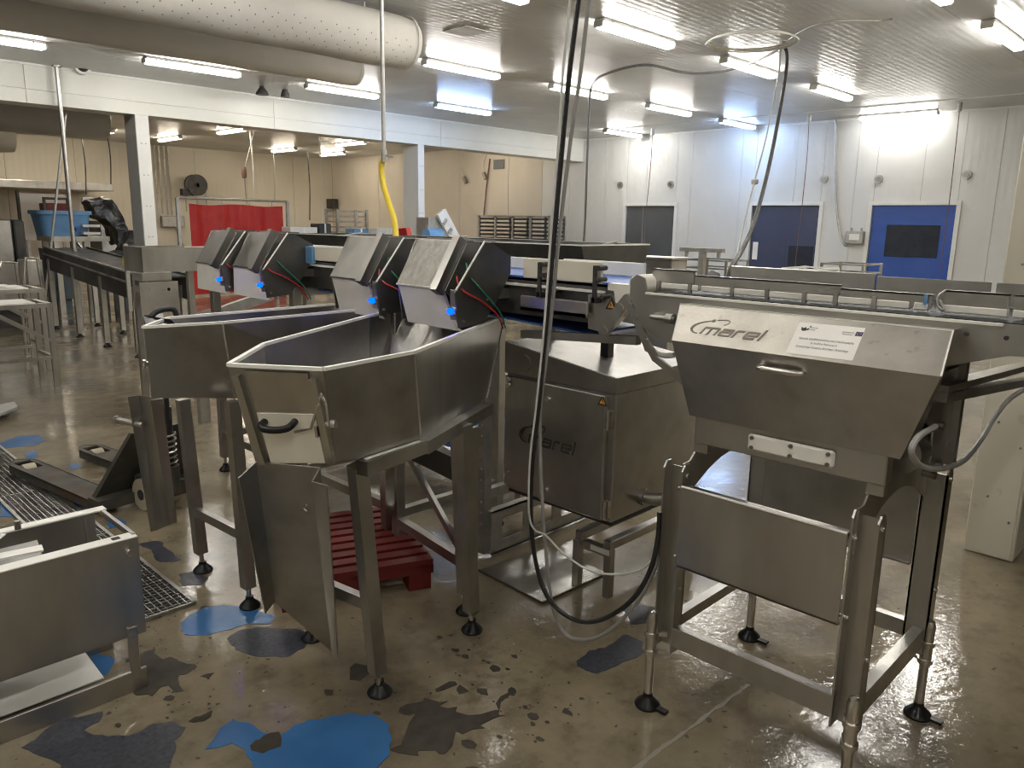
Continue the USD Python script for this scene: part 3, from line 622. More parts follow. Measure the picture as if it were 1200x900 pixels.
part(t, 'near_board', MB().bx(2.19, 2.204, 1.70, 2.082, 1.392, 1.469, .003), ivory_pe, label='ivory plastic side board')
part(t, 'far_board', MB().bx(2.60, 2.614, 1.80, 2.23, 1.394, 1.45, .003), white_pe, label='white plastic side board behind the belt')
part(t, 'far_board', MB().bx(2.60, 2.612, 2.24, 2.66, 1.394, 1.445, .003), white_pe)
part(t, 'near_board', MB().bx(2.205, 2.217, 3.14, 3.66, 1.388, 1.462, .003), ivory_pe)
part(t, 'far_board', MB().bx(2.60, 2.612, 2.7, 4.7, 1.394, 1.445, .003), white_pe)
part(t, 'blue_bracket', MB().bx(2.19, 2.21, 3.60, 3.67, 1.37, 1.46, .004), tub_blue)
for px in (632, 697):
    p = P(px, 330, x=2.17); b = MB().bx(2.165, 2.177, p[1]-.008, p[1]+.008, 1.325, 1.455, .002)
    for z in (1.45, 1.41): b.cyl((2.15, p[1]-.03, z), (2.192, p[1]-.03, z), .009, n=12); b.bx(2.166, 2.178, p[1]-.036, p[1]+.006, z-.007, z+.007)
    b.bx(2.165, 2.25, p[1]-.012, p[1]+.012, 1.325, 1.345); b.cyl((2.16, p[1]-.04, 1.35), (2.25, p[1]-.04, 1.35), .008, n=10)
    part(t, 'board_bracket', b, dark_metal)
eb = [P(*a, x=2.19) for a in ((713, 333), (748, 336), (746, 352), (737, 350), (726, 356), (722, 354), (720, 340), (713, 339))]
part(t, 'end_block', MB().prism(Polygon([(p[1], p[2]) for p in eb]).buffer(.003), 'x', 2.19, 2.24), white_pe, label='white plastic end block')
part(t, 'end_roller', MB().cyl((2.22, 1.585, 1.375), (2.64, 1.585, 1.375), .02, n=20), white_pe, smooth=40)
def lbar(px, w=.03, x=2.17, th=.012, mat=steel, name='link_arm'):
    pts = [P(*a, x=x) for a in px]; b = MB()
    for a, c in zip(pts[:-1], pts[1:]): b.bar(a, c, th, w, (0, 0, 1))
    for a in pts: b.cyl(a-np.array([th*.5+.003, 0, 0]), a+np.array([th*.5+.003, 0, 0]), w*.46, n=18)
    return part(t, name, b, mat)
lbar([(708, 388), (727, 362), (736, 351)], .042)
lbar([(738, 358), (745, 372), (760, 408)], .026, 2.16)
lbar([(757, 400), (768, 420), (802, 447)], .022, 2.14)
part(t, 'curved_guard', MB().ring([P(*a, x=2.2) for a in ((763, 407), (770, 414), (780, 417), (790, 416))], .009, 8, smooth=3), white_pe, smooth=40)
part(t, 'drive_shaft', MB().cyl((2.26, 1.6, 1.32), (2.64, 1.6, 1.32), .022, n=18), steel_bright, smooth=40)
for (x, y, top) in ((2.12, 2.80, 1.25), (2.03, 2.20, .80), (2.14, 3.7, 1.25), (2.78, 2.80, 1.25), (2.78, 3.7, 1.25), (2.14, 4.65, 1.25), (2.78, 4.65, 1.25)):
    lg = part(t, 'leg', MB().bx(x-.025, x+.025, y-.025, y+.025, .09, top, .004), steel_dull); foot(lg, x, y, .095, .04)
for y in (2.8, 3.7, 4.65):
    part(t, 'cross_tie', MB().bx(2.12, 2.80, y-.022, y+.022, 1.20, 1.24), steel_dull); part(t, 'cross_tie', MB().bx(2.14, 2.78, y-.02, y+.02, .22, .26), steel_dull)
part(t, 'lower_rail', MB().bar((2.12, 2.8, .2), (2.03, 2.2, .2), .04, .045), steel_dull)
part(t, 'upper_rail', MB().bar((2.12, 2.8, .60), (2.03, 2.2, .60), .05, .10), dark_metal)
part(t, 'brace', MB().bar((2.12, 2.78, .60), (2.04, 2.22, .2), .02, .03), steel_dull)
part(t, 'lower_rail', MB().bar((2.14, 2.83, .24), (2.14, 4.63, .24), .04, .045), steel_dull)
# perforated upright and slotted base beam
holes = [Point(.0, z).buffer(.006, quad_segs=3) for z in np.arange(.12, 1.2, .055)]
up = sbox(-.022, .02, .022, 1.24).difference(unary_union(holes)); b = MB()
for s_ in (-1, 1): pass
b.prism(unary_union([Polygon([(c[0]+2.55, c[1]) for c in up.exterior.coords], [[(c[0]+2.55, c[1]) for c in h.coords] for h in up.interiors])]), 'x', 2.425, 2.43)
b.bx(2.43, 2.47, 2.528, 2.533, .02, 1.24).bx(2.43, 2.47, 2.567, 2.572, .02, 1.24)
part(t, 'perforated_upright', b, galv)
p0, p1 = P(567, 650, y=2.52), P(690, 598, y=2.52)
part(t, 'base_beam', MB().bx(2.45, 3.35, 2.50, 2.54, .02, .065).bx(2.45, 3.35, 2.50, 2.508, .02, .24).bx(2.45, 3.35, 2.50, 2.54, .20, .24) if 0 else
     MB().prism(sbox(2.45, .02, 3.35, .24).difference(unary_union([sbox(2.53+i*.22, .09, 2.66+i*.22, .18).buffer(.01) for i in range(4)])), 'y', 2.50, 2.506).bx(2.45, 3.35, 2.50, 2.545, .02, .028).bx(2.45, 3.35, 2.50, 2.545, .232, .24), galv)
part(t, 'base_beam', MB().bx(2.45, 3.35, 2.60, 2.64, .26, .31), galv)
part(t, 'rear_upright', MB().bx(3.3, 3.35, 2.5, 2.55, .02, 1.2), galv)
part(t, 'rear_tie', MB().bx(2.43, 3.35, 2.53, 2.57, 1.16, 1.2), galv)
part(t, 'upright_tie', MB().bx(2.43, 2.66, 2.535, 2.565, 1.2, 1.24), galv)

# ------------------------------------------------------------------ control cabinet
t = thing('control_cabinet', 'dark steel control cabinet with a sloping roof, warning triangle and faint logo on its door', 'cabinet', (2.7, 2.07, 0))
cx, cy0, cy1, cz0, cz1 = 2.40, 1.765, 2.372, .412, .95
part(t, 'body', MB().bx(cx+.004, 3.02, cy0, cy1, cz0, cz1, .006), steel_dull)
part(t, 'base_plate', MB().plate([(cx+.02, cy0+.01, cz0-.01), (3.0, cy0+.01, cz0-.01), (3.0, cy1-.01, cz0-.01), (cx+.02, cy1-.01, cz0-.01)], .02), dark_metal)
b = MB().hexa([(cx-.004, cy0-.004, cz1), (3.03, cy0-.004, cz1), (3.03, cy1+.004, cz1), (cx-.004, cy1+.004, cz1), (cx-.004, cy0-.004, 1.014), (3.03, cy0-.004, 1.014), (3.03, cy1+.004, 1.088), (cx-.004, cy1+.004, 1.088)])
part(t, 'sloping_roof', b, steel_dull)
part(t, 'roof_edge', MB().bar((cx-.005, cy0, 1.014), (cx-.005, cy1, 1.088), .004, .005), steel_glint)
part(t, 'blank_cover', MB().cyl((cx-.012, 2.255, 1.005), (cx-.003, 2.255, 1.005), .038, n=28), steel_dull)
dr = part(t, 'door', MB().bx(cx-.018, cx+.006, cy0+.035, 2.145, cz0+.006, cz1-.012, .004), steel_dull)
part(dr, 'door_edge', MB().bx(cx-.02, cx-.016, cy0+.04, 2.14, cz1-.016, cz1-.011), steel_glint)
part(t, 'side_door', MB().bx(cx-.010, cx+.006, 2.152, cy1-.004, cz0+.02, cz1-.012, .003), steel_dull)
for y, z in ((2.10, .875), (2.10, .475), (2.335, .90), (2.335, .925), (2.335, .50)):
    part(t, 'lock', MB().cyl((cx-.03, y, z), (cx-.015, y, z), .011, n=16).bx(cx-.033, cx-.028, y-.002, y+.002, z-.007, z+.007), steel_bright, smooth=40)
for z in (.845, .47): part(t, 'hinge', MB().cyl((cx-.022, cy0+.018, z-.04), (cx-.022, cy0+.018, z+.04), .008, n=14).bx(cx-.014, cx+.006, cy0+.004, cy0+.03, z-.035, z+.035), steel_bright, smooth=40)
warn_sign(dr, P(706, 474.5, x=cx-.0182)+np.array([-.0002, 0, 0]), UY, NX, .036)
o, e = P(618, 532, x=cx-.0185), P(675, 534, x=cx-.0185); e[2] = o[2] = .66
wordmark(dr, o, e, NX, ink_door)
part(t, 'pipe_elbow', MB().ring([(2.62, cy0+.01, .475), (2.62, cy0-.05, .475), (2.625, cy0-.09, .485), (2.64, cy0-.14, .505), (2.66, cy0-.22, .515)], .026, 14, smooth=4).cyl((2.62, cy0-.02, .475), (2.62, cy0+.002, .475), .036, n=20), steel_dull, smooth=40)
for y in (2.0, 2.33): part(t, 'mounting_bracket', MB().bx(2.62, 2.66, y-.02, y+.02, 1.02, 1.24), steel_shaded)
part(t, 'cable_tail', MB().ring([(2.45, 2.0, .41), (2.46, 2.05, .38), (2.5, 2.15, .38), (2.5, 2.22, .42)], .007, 8, smooth=4), cable_black)
# low stool and floor tray
t = thing('low_stand', 'low narrow steel stand on the floor tray below the control cabinet', 'stand', (2.85, 1.95, 0))
for y in (1.872, 2.03):
    part(t, 'top_bar', MB().bx(2.53, 3.25, y-.02, y+.02, .225, .265, .003), steel)
for x, y in ((2.55, 1.872), (2.53, 2.03), (3.23, 1.872), (3.23, 2.03)):
    lg = part(t, 'leg', MB().bx(x-.018, x+.018, y-.018, y+.018, .0 if x < 3 else .06, .225, .002), steel)
    if x > 3: foot(lg, x, y, .07, .045)
part(t, 'cross_bar', MB().bx(2.535, 2.57, 1.89, 2.01, .185, .225, .002), steel)
part(t, 'name_plate', MB().bx(2.528, 2.534, 1.86, 1.96, .20, .222), steel_glint)
tr = [P(*a, z=.004) for a in ((561, 669), (636, 707), (712, 672))]; tr.append(tr[2]+tr[0]-tr[1])
m_ = MB().plate(tr, .004, (0, 0, 1))
for i in range(2): m_.bar(tr[i]+[0, 0, .004], tr[i+1]+[0, 0, .004], .006, .010)
solo('floor_tray', 'shiny wet sheet metal tray lying on the floor under the cabinet', 'tray', m_, tray_metal)
# ================================================================== diverter heads
def head(label, y0, mat, panel, tilt=True):
    """a gate unit; y0 is its left (far) edge"""
    t = thing('diverter_head', label, 'machine head', (2.0, y0, 0), group='diverter heads')
    def q(x, dy, z): return (x, y0+dy, z)
    cover = MB().plate([q(1.995, 0, 1.343), q(1.995, -.285, 1.343), q(2.105, -.285, 1.525), q(2.105, 0, 1.525)], .004, (1, 0, -1))
    cover.plate([q(2.105, 0, 1.525), q(2.105, -.285, 1.525), q(2.17, -.285, 1.525), q(2.17, 0, 1.525)], .004, (0, 0, -1))
    part(t, 'cover', cover, mat)
    part(t, 'cover_lip', MB().bar(q(1.994, 0, 1.341), q(1.994, -.27, 1.341), .006, .006), steel_glint if mat is steel_wet else steel)
    part(t, 'top_rod', MB().bar(q(2.17, .004, 1.528), q(2.17, -.41, 1.528), .008, .008), steel)
    d = np.array([.11, 0, .182]); d = d/np.linalg.norm(d); n = np.array([-d[2], 0, d[0]])
    a = np.array(q(1.982, -.275, 1.318)); L = .24
    c8 = [a, a+[0, -.04, 0], a+[0, -.04, 0]+n*.045, a+n*.045]
    part(t, 'channel', MB().hexa([c8[0], c8[1], c8[2], c8[3]]+[c+d*L for c in c8]), steel)
    part(t, 'channel_end', MB().plate([c+d*-.001 for c in c8], .002), plastic_black)
    part(t, 'web_plate', MB().plate([q(1.985, -.322, 1.335), q(2.02, -.322, 1.30), q(2.17, -.322, 1.44), q(2.17, -.322, 1.52), q(2.10, -.322, 1.52)], .004), steel)
    pan = [q(2.0, -.004, 1.34), q(2.0, -.285, 1.34), q(2.0, -.315, 1.28), q(2.0, -.375, 1.19), q(2.0, -.397, 1.182), q(2.0, -.066, 1.187)] if tilt else [q(2.0, 0, 1.345), q(2.0, -.285, 1.34), q(2.0, -.30, 1.27), q(2.0, -.35, 1.215), q(2.0, -.383, 1.18), q(2.0, .012, 1.185)]
    part(t, 'front_panel', MB().plate(pan, .012, (1, 0, 0)), panel, label='pale front panel of the head')
    hexo = [(1.965, 1.20), (1.945, 1.335), (2.095, 1.522), (2.135, 1.522), (2.243, 1.469), (2.243, 1.40), (2.17, 1.295), (2.095, 1.21)]
    part(t, 'side_plate', MB().prism(hexo, 'y', y0-.425, y0-.419), steel_shaded, label='dark hexagonal side plate')
    part(t, 'side_plate', MB().prism([(2.02, 1.19)]+[(2.0, 1.335)]+hexo[2:], 'y', y0-.006, y0), steel_dull)
    part(t, 'inner_box', MB().prism([(2.07, 1.22), (2.05, 1.33), (2.15, 1.48), (2.22, 1.46), (2.22, 1.41), (2.16, 1.30)], 'y', y0-.41, y0-.02), dark_metal)
    part(t, 'edge_glint', MB().cyl(q(1.95, -.424, 1.345), q(2.098, -.424, 1.528), .004, n=8), steel_glint)  # pale bar painted in for the plate's front edge catching light
    part(t, 'lamp_bracket', MB().bx(1.955, 1.962, y0-.418, y0-.385, 1.23, 1.345, .001), steel)
    part(t, 'indicator_lamp', MB().ring([q(1.925, -.405, 1.265), q(1.935, -.405, 1.265), q(1.953, -.405, 1.265)], [.006, .012, .012], 16), led_on, smooth=50)
    part(t, 'lamp_collar', MB().cyl(q(1.945, -.405, 1.265), q(1.962, -.405, 1.265), .017, n=16), steel_bright, smooth=40)
    h0 = [q(2.02, -.35, 1.39), q(1.985, -.40, 1.365), q(1.99, -.438, 1.335), q(2.07, -.435, 1.30), q(2.16, -.435, 1.24), q(2.20, -.43, 1.18)]
    part(t, 'hose', MB().ring(h0, .0035, 8, smooth=5), cable_red, smooth=40, label='thin red air hose')
    h1 = [q(2.07, -.35, 1.44), q(2.03, -.41, 1.40), q(2.05, -.438, 1.36), q(2.12, -.437, 1.30), q(2.18, -.437, 1.24), q(2.215, -.43, 1.18)]
    part(t, 'hose', MB().ring(h1, .0035, 8, smooth=5), cable_green, smooth=40, label='thin green air hose')
    for z, x in ((1.225, 1.985), (1.30, 2.12)): part(t, 'screw', MB().cyl(q(x, -.432, z), q(x, -.424, z), .007, n=10), steel_bright)
    part(t, 'mounting_plate', MB().bx(2.17, 2.2455, y0-.42, y0-.03, 1.30, 1.34), steel_dull)
    return t
head('diverter head over the nearest chute, with a wet glossy cover', 2.625, steel_wet, grey_pe)
head('diverter head second from the cabinet, over the rear chute', 3.13, steel_dull, grey_pe)
hc = head('diverter head with a white front panel and an open dark side, third from the cabinet', 4.10, steel_dull, white_pe, False)
copy(hc, (2.0, 4.56, 0), 'diverter head with a white front panel at the far left end of the row', group='diverter heads', cat='machine head')
# ================================================================== chutes (hoppers) under the heads
def sheet(t, name, pts, mat, th=.004, inner=None, label=None):
    return part(t, name, MB().plate(pts, th), mat, label=label)
def hopper(label, rim, bot, legs, ties, base):
    """rim, bot: matching corner lists (front right first, round the back to the front left); legs: (foot pixel, top pixel, top height)"""
    t = thing('collecting_hopper', label, 'hopper', base, group='collecting hoppers')
    k = len(rim); c = sum(rim)/k
    for i in range(k):
        j = (i+1) % k
        nm = 'front_panel' if i == k-1 else 'rear_panel' if i == k//2-1 else 'side_panel'
        sheet(t, nm, [rim[i], rim[j], bot[j], bot[i]], steel if i % 2 else steel_dull)
    part(t, 'floor_panel', MB().plate(bot, .004), steel_dull)
    rb = MB()
    for i in range(k): rb.bar(rim[i], rim[(i+1) % k], .014, .010)
    part(t, 'rim', rb, steel_glint, label='folded rim with lamp glint put into its pale colour')
    for i in range(1, k-1): part(t, 'corner_seam', MB().bar(rim[i]+(rim[i]-c)*.006, bot[i]+(bot[i]-c)*.006, .010, .006), steel_dull)
    tops = []
    for (fx, fy), (tx, ty), z in legs:
        f = P(fx, fy, z=0); p = P(tx, ty, z=z); tops.append((f, p)); d = unit(p-f)
        s = f+d*(.09/d[2])
        lg = part(t, 'leg', MB().bar(s, p, .048, .048, (1, 0, 0)), steel_dull)
        foot(lg, f[0], f[1], .05, .042); part(lg, 'stud', MB().cyl(f+d*.04, s, .010, n=12), steel_bright, smooth=40)
    for a, b_, h in ties:
        (f0, p0), (f1, p1) = tops[a], tops[b_]
        q0, q1 = f0+(p0-f0)*h, f1+(p1-f1)*h
        part(t, 'leg_tie', MB().bar(q0, q1, .03, .04), steel_dull)
    return t, tops
v3 = lambda a, z: np.array([a[0], a[1], z])
RZ = 1.2
rimA = [P(379, 432.5, z=RZ), P(485, 412.5, z=RZ), P(590, 371, z=RZ), P(463, 364, z=RZ), P(431, 370.5, z=RZ), P(309, 403.5, z=RZ), P(268, 427.5, z=RZ)]
botA = [P(393, 541, z=.945), P(493, 519, z=.885), P(570, 466, z=.885), None, None, None, P(300, 541, z=.945)]
def on_plane(px, py, a, b_, c):   # the pixel's ray meets the plane of three corners
    return PP(px, py, a, np.cross(b_-a, c-a))
botA[1] = P(493, 519, z=.885); botA[0] = on_plane(393, 541, rimA[0], rimA[1], botA[1]); botA[2] = on_plane(570, 466, rimA[1], rimA[2], botA[1]); botA[6] = on_plane(300, 541, rimA[6], rimA[0], botA[0])
botA[3] = v3(rimA[3]+(rimA[2]-rimA[3])*.06+(botA[2]-rimA[2])*.8, .885); botA[4] = v3(rimA[4]+(rimA[1]-rimA[4])*.04, .89); botA[5] = v3(rimA[5]+(rimA[1]-rimA[5])*.04, .90)
legA = [((445, 812), (419, 545), .872), ((553, 739), (543, 497), .872), ((366, 748), (334, 545), .86), ((546, 717), (536, 480), .87)]
t, tops = hopper('nearest sheet steel collecting hopper with a white gate and black handle', rimA, botA, legA, [(0, 2, .42)], v3(sum(rimA)/7, 0))
def quad_on(a, b_, c, d):          # bilinear point on the front panel
    return lambda u, v: (a*(1-u)+b_*u)*(1-v)+(d*(1-u)+c*u)*v
fa = quad_on(rimA[6], rimA[0], botA[0], botA[6])
fn = unit(np.cross(rimA[0]-rimA[6], botA[6]-rimA[6])); fn = fn if fn[0] < 0 else -fn
o = fn*.006
gate = part(t, 'gate', MB().plate([fa(.20, .46)+o, fa(.86, .46)+o, fa(.90, .99)+o, fa(.22, .99)+o], .008, fn), ivory_pe, label='ivory plastic gate plate')
part(t, 'upper_plate', MB().plate([fa(.16, .04)+o, fa(.84, .04)+o, fa(.86, .46)+o, fa(.20, .46)+o], .003, fn), steel)
for u0, u1 in ((.08, .12), (.90, .97)):
    part(t, 'gate_rail', MB().bar(fa(u0, .08)+o*2, fa(u1 if u0 < .5 else u1, .99)+o*2, .02, .022, fn), steel)
ha, hb = fa(.27, .545)+o*2, fa(.62, .535)+o*2; dz = np.array([0, 0, -.016]); u_ = unit(hb-ha)
part(gate, 'handle', MB().ring([ha, ha+fn*.026, ha+fn*.036+u_*.012+dz*.3, (ha+hb)/2+fn*.038+dz*.5, hb+fn*.036-u_*.012+dz*.3, hb+fn*.026, hb], .0105, 12, smooth=4), rubber, smooth=40, label='black bow handle')
l0, l1 = fa(.80, .60)+o*3, fa(.98, .22)+o*4
part(t, 'latch_lever', MB().ring([l0-u_*.05+[0, 0, -.01], l0, l1, l1+u_*.012+[0, 0, -.03], l1+u_*.02+[0, 0, -.09]], .004, 8), steel_bright, smooth=40)
part(t, 'latch_pin', MB().cyl(fa(.90, .55)+o*2, fa(1.05, .56)+o*2, .008, n=12).cyl(fa(1.03, .56)+o*2, fa(1.08, .56)+o*2, .013, n=14).bar(fa(.87, .57)+o*3, fa(.87, .68)+o*3, .008, .02), steel_bright, smooth=40)
# support angle under the right side
part(t, 'support_angle', MB().bar(P(424, 549, z=.875), P(495, 522, z=.875), .045, .045).bar(P(495, 524, z=.87), P(572, 478, z=.87), .045, .045), steel)
part(t, 'support_lip', MB().bar(P(428, 538, z=.898), P(492, 517, z=.898), .010, .005), steel_glint)
# long drain chute hanging from the front
ct = [P(283, 545, z=.90), P(385, 545, z=.90)]; cbm = [P(318, 722, z=.05), P(390, 766, z=.03)]
cc = [P(300, 541, z=.905), P(375, 548, z=.905), P(390, 764, z=.035), None]; cc[3] = on_plane(322, 704, cc[0], cc[1], cc[2])
part(t, 'drain_chute', MB().plate(cc, .004), steel_dull, label='long sheet metal chute hanging to the floor')
nrm = unit(np.cross(cc[1]-cc[0], cc[3]-cc[0])); nrm = nrm if nrm[0] < 0 else -nrm
side = unit(cc[1]-cc[0])
part(t, 'chute_flange', MB().plate([cc[0], cc[3], cc[3]+nrm*.055-side*.01, cc[0]+nrm*.07-side*.02], .004), steel_dull)
part(t, 'chute_flange', MB().plate([cc[1], cc[2], cc[2]+nrm*.02+side*.008, cc[1]+nrm*.055], .004), steel)
part(t, 'chute_flange', MB().plate([cc[1]+nrm*.055, cc[2]+nrm*.02+side*.008, cc[2]+nrm*.03+side*.035, cc[1]+nrm*.065+side*.05], .004), steel)
k0 = P(347, 580, z=.78)+nrm*.01
part(t, 'chute_lock', MB().cyl(k0, k0+side*.03, .009, n=12).ring([k0+side*.03, k0+side*.045+[0, 0, -.012], k0+side*.03+[0, 0, -.03], k0+side*.04+[0, 0, -.04]], .005, 8), steel_bright, smooth=40)

rimB = [P(168, 383.5, z=RZ), P(261, 378, z=RZ), P(436, 361.5, z=RZ), P(392, 356.5, z=RZ), P(198, 372.5, z=RZ)]
botB = [P(178, 466, z=.90), P(275, 466, z=.88), None, None, None]
botB[0] = on_plane(178, 466, rimB[0], rimB[1], botB[1])
botB[2] = v3(rimB[2]+(rimB[1]-rimB[2])*.10, .88); botB[3] = v3(rimB[3]+(rimB[4]-rimB[3])*.10, .88); botB[4] = v3(rimB[4]+(rimB[3]-rimB[4])*.05, .90)
legB = [((293, 711), (272, 470), .885), ((238, 669), (214, 468), .81), ((455, 640), (452, 470), .88)]
t, tops = hopper('rear collecting hopper with long plain side panels and a hanging grey chute', rimB, botB, legB, [(0, 1, .36)], v3(sum(rimB)/5, 0))
q = [P(163, 463, x=1.28), P(190, 467, x=1.28), P(207, 612, x=1.34), P(184, 621, x=1.34)]
part(t, 'drain_chute', MB().plate(q, .004), steel, label='narrow grey chute hanging from the front')
for i, j in ((0, 3), (1, 2)):
    part(t, 'chute_flange', MB().plate([q[i], q[j], q[j]+[-.03, 0, 0], q[i]+[-.05, 0, 0]], .004), steel)
k = P(172, 426, x=rimB[0][0]-.01)
part(t, 'latch', MB().cyl(k, k+[0, -.02, 0], .010, n=12).cyl(k+[0, .02, .01], k+[0, .03, -.02], .006, n=10), steel_bright, smooth=40)
part(t, 'interior_shade', MB().plate([P(170, 372, z=RZ+.005)+[.01, .05, 0], P(196, 376, z=RZ+.005)+[.02, .02, 0], P(205, 380, z=RZ-.01), P(172, 384, z=RZ-.01)], .006), rubber)  # black sheet standing in for the shaded inside of the hopper

# ================================================================== things on the floor
# red pallet
pc = P(508, 689, z=0); th = -.40; eu = np.array([math.cos(th), math.sin(th), 0]); ev = np.array([-eu[1], eu[0], 0])
t = thing('plastic_pallet', 'dark red plastic pallet on the floor behind the hopper legs', 'pallet', tuple(pc))
def obox(b, u0, u1, v0, v1, z0, z1):
    p = lambda u, v, z: pc+eu*u+ev*v+[0, 0, z]
    return b.hexa([p(u0, v0, z0), p(u1, v0, z0), p(u1, v1, z0), p(u0, v1, z0), p(u0, v0, z1), p(u1, v0, z1), p(u1, v1, z1), p(u0, v1, z1)])
PL, PW = .66, .74
for i in range(9):
    v = i*PW/9
    part(t, 'slat', obox(MB(), -PL, 0, v+.004, v+.058, .115, .138), red_plastic)
for u in (-.03, -.33, -.63): part(t, 'bearer', obox(MB(), u-.03, u+.03, 0, PW, .092, .116), red_plastic)
for u in (-.06, -.33, -.60):
    for v in (.06, PW/2, PW-.06): part(t, 'block', obox(MB(), u-.05, u+.05, v-.055, v+.055, 0.0, .093), red_plastic)
part(t, 'front_skirt', obox(MB(), -PL, 0, 0, .012, .075, .115), red_plastic)
part(t, 'side_skirt', obox(MB(), -.012, 0, 0, PW, .075, .115), red_plastic)
# pallet jack
W0 = P(172, 588, z=0)
ja = [P(122, 580, z=.085), P(27, 540, z=.085)]; jb = [P(140+16, 541, z=.085), P(86, 523, z=.085)]
d = unit(ja[1]-ja[0]); s = np.array([d[1], -d[0], 0])
if np.dot(jb[1]-ja[1], s) < 0: s = -s
t = thing('pallet_jack', 'dark worn hand pallet jack with two forks beside the drain grating', 'pallet jack', tuple(v3(ja[0], 0)))
L = 1.10; gap = .42; o0 = ja[0]-s*.0
def jp(a, b_, z): return v3(o0+d*a+s*b_, z)
for f0 in (-.08, gap-.08):
    out = [(0, 0), (L-.10, 0), (L-.03, .03), (L, .08), (L-.03, .13), (L-.10, .16), (0, .16)]
    g = Polygon(out).difference(sbox(L-.26, .045, L-.09, .115).buffer(.012))
    fk = part(t, 'fork', MB().flat(g, jp(0, f0, .075), d, s, .012), iron)
    part(fk, 'fork_side', MB().bar(jp(0, f0+.004, .05), jp(L-.1, f0+.004, .05), .008, .055).bar(jp(0, f0+.156, .05), jp(L-.1, f0+.156, .05), .008, .055).bar(jp(L-.1, f0+.004, .055), jp(L, f0+.08, .055), .008, .045).bar(jp(L-.1, f0+.156, .055), jp(L, f0+.08, .055), .008, .045), iron)
    part(fk, 'load_roller', MB().cyl(jp(L-.17, f0+.045, .04), jp(L-.17, f0+.115, .04), .04, n=18), wheel_m, smooth=40)
mid = gap/2
part(t, 'fork_frame', MB().hexa([jp(.02, -.08, .03), jp(-.10, -.08, .03), jp(-.10, gap+.08, .03), jp(.02, gap+.08, .03), jp(.02, -.08, .09), jp(-.10, -.08, .09), jp(-.10, gap+.08, .09), jp(.02, gap+.08, .09)]), iron)
part(t, 'back_plate', MB().hexa([jp(.02, -.06, .085), jp(-.02, -.06, .085), jp(-.02, gap+.06, .085), jp(.02, gap+.06, .085), jp(-.19, mid-.14, .46), jp(-.22, mid-.14, .46), jp(-.22, mid+.14, .46), jp(-.19, mid+.14, .46)]), iron)
part(t, 'pump_base', MB().bar(jp(-.06, mid, .14), jp(-.36, mid, .14), .13, .08).cyl(jp(-.33, mid, .12), jp(-.33, mid, .27), .045, n=20), iron)
for sg in (-.065, .07):
    wh = part(t, 'steer_wheel', MB().cyl(jp(-.17, mid+sg-.028, .09), jp(-.17, mid+sg+.028, .09), .09, n=30), wheel_m, smooth=40)
    part(wh, 'wheel_hub', MB().cyl(jp(-.17, mid+sg-.032, .09), jp(-.17, mid+sg+.032, .09), .03, n=18), dark_metal, smooth=40)
b = MB()
sp = [jp(-.33, mid, .27)+np.array([.035*math.cos(a), .035*math.sin(a), a*.0048]) for a in np.linspace(0, 2*math.pi*6, 90)]
part(t, 'spring', MB().ring(sp, .006, 6), steel_bright, smooth=40)
hd_ = P(189, 372, y=3.95)
part(t, 'tiller', MB().cyl(jp(-.33, mid, .25), jp(-.335, mid, .60), .024, n=16).cyl(jp(-.335, mid, .5), hd_+[0, 0, -.03], .014, n=14), plastic_black, smooth=40)
part(t, 'tiller_head', MB().ring([P(176, 378, y=3.95), P(179, 369, y=3.95), P(188, 363.5, y=3.95), P(201, 362, y=3.95), P(206, 367, y=3.95), P(206, 378, y=3.95), hd_+[0, 0, -.03], P(176, 378, y=3.95)], .014, 10, smooth=3), plastic_black, smooth=40)
part(t, 'pedal_arm', MB().bar(P(197, 540, z=.22), P(212, 566, z=.05), .05, .03).bar(P(205, 563, z=.06), P(216, 568, z=.04), .09, .02), plastic_black)
solo('cable_tray_arm', 'thin grey bar poking out left of the hanging chute above the pallet jack', 'bar', MB().cyl(P(137, 492, y=3.75), P(168, 498, y=3.6), .014, n=14).cyl(P(135.5, 492, y=3.76), P(139, 492.5, y=3.74), .020, n=14), steel, smooth=40)
# steel bin at the lower left edge
t = thing('steel_bin', 'low wide stainless bin with a bright folded lip at the lower left corner', 'bin', (.3, 2.75, 0))
y0, y1, x0, x1 = 2.585, 2.925, -.35, .872
part(t, 'front_panel', MB().bx(x0, x1, y0, y0+.004, .205, .548).bx(x0, x1, y0, y0+.012, .2, .206), steel)
part(t, 'front_lip', MB().bx(x0, x1, y0-.002, y0+.05, .546, .552, .002).bx(x0, x1, y0+.046, y0+.05, .52, .548), steel_glint)
part(t, 'rear_panel', MB().bx(x0, x1-.05, y1-.004, y1, .16, .55), steel_dull)
part(t, 'rear_lip', MB().bx(x0, x1+.01, y1-.02, y1+.022, .548, .556, .002), steel_glint)
part(t, 'end_bar', MB().bar((x1-.006, y0+.02, .545), (x1-.006, y1, .545), .012, .02), steel)
part(t, 'inner_plate', MB().plate([(x0, y0+.08, .28), (x1-.22, y0+.08, .28), (x1-.22, y1-.02, .50), (x0, y1-.02, .50)], .004), steel_dull)
part(t, 'bracket', MB().bar((.42, y0+.15, .545), (.62, y0+.12, .545), .05, .006).bar((.38, y0+.10, .535), (.42, y0+.15, .545), .05, .006), steel_glint)
part(t, 'cover_flap', MB().plate([(x0, y0+.20, .575), (.50, y0+.17, .575), (.55, y0+.24, .575), (.5, y0+.30, .575), (x0, y0+.30, .575)], .005), steel)
part(t, 'flap_support', MB().bx(.40, .43, y0+.26, y1, .5, .575).bx(-.2, -.17, y0+.26, y1, .5, .575), steel_dull)
for x in (.56, .76): part(t, 'rear_knob', MB().cyl((x-.16, y1-.02, .556), (x-.16, y1-.02, .585), .010, n=12), bolt_m)
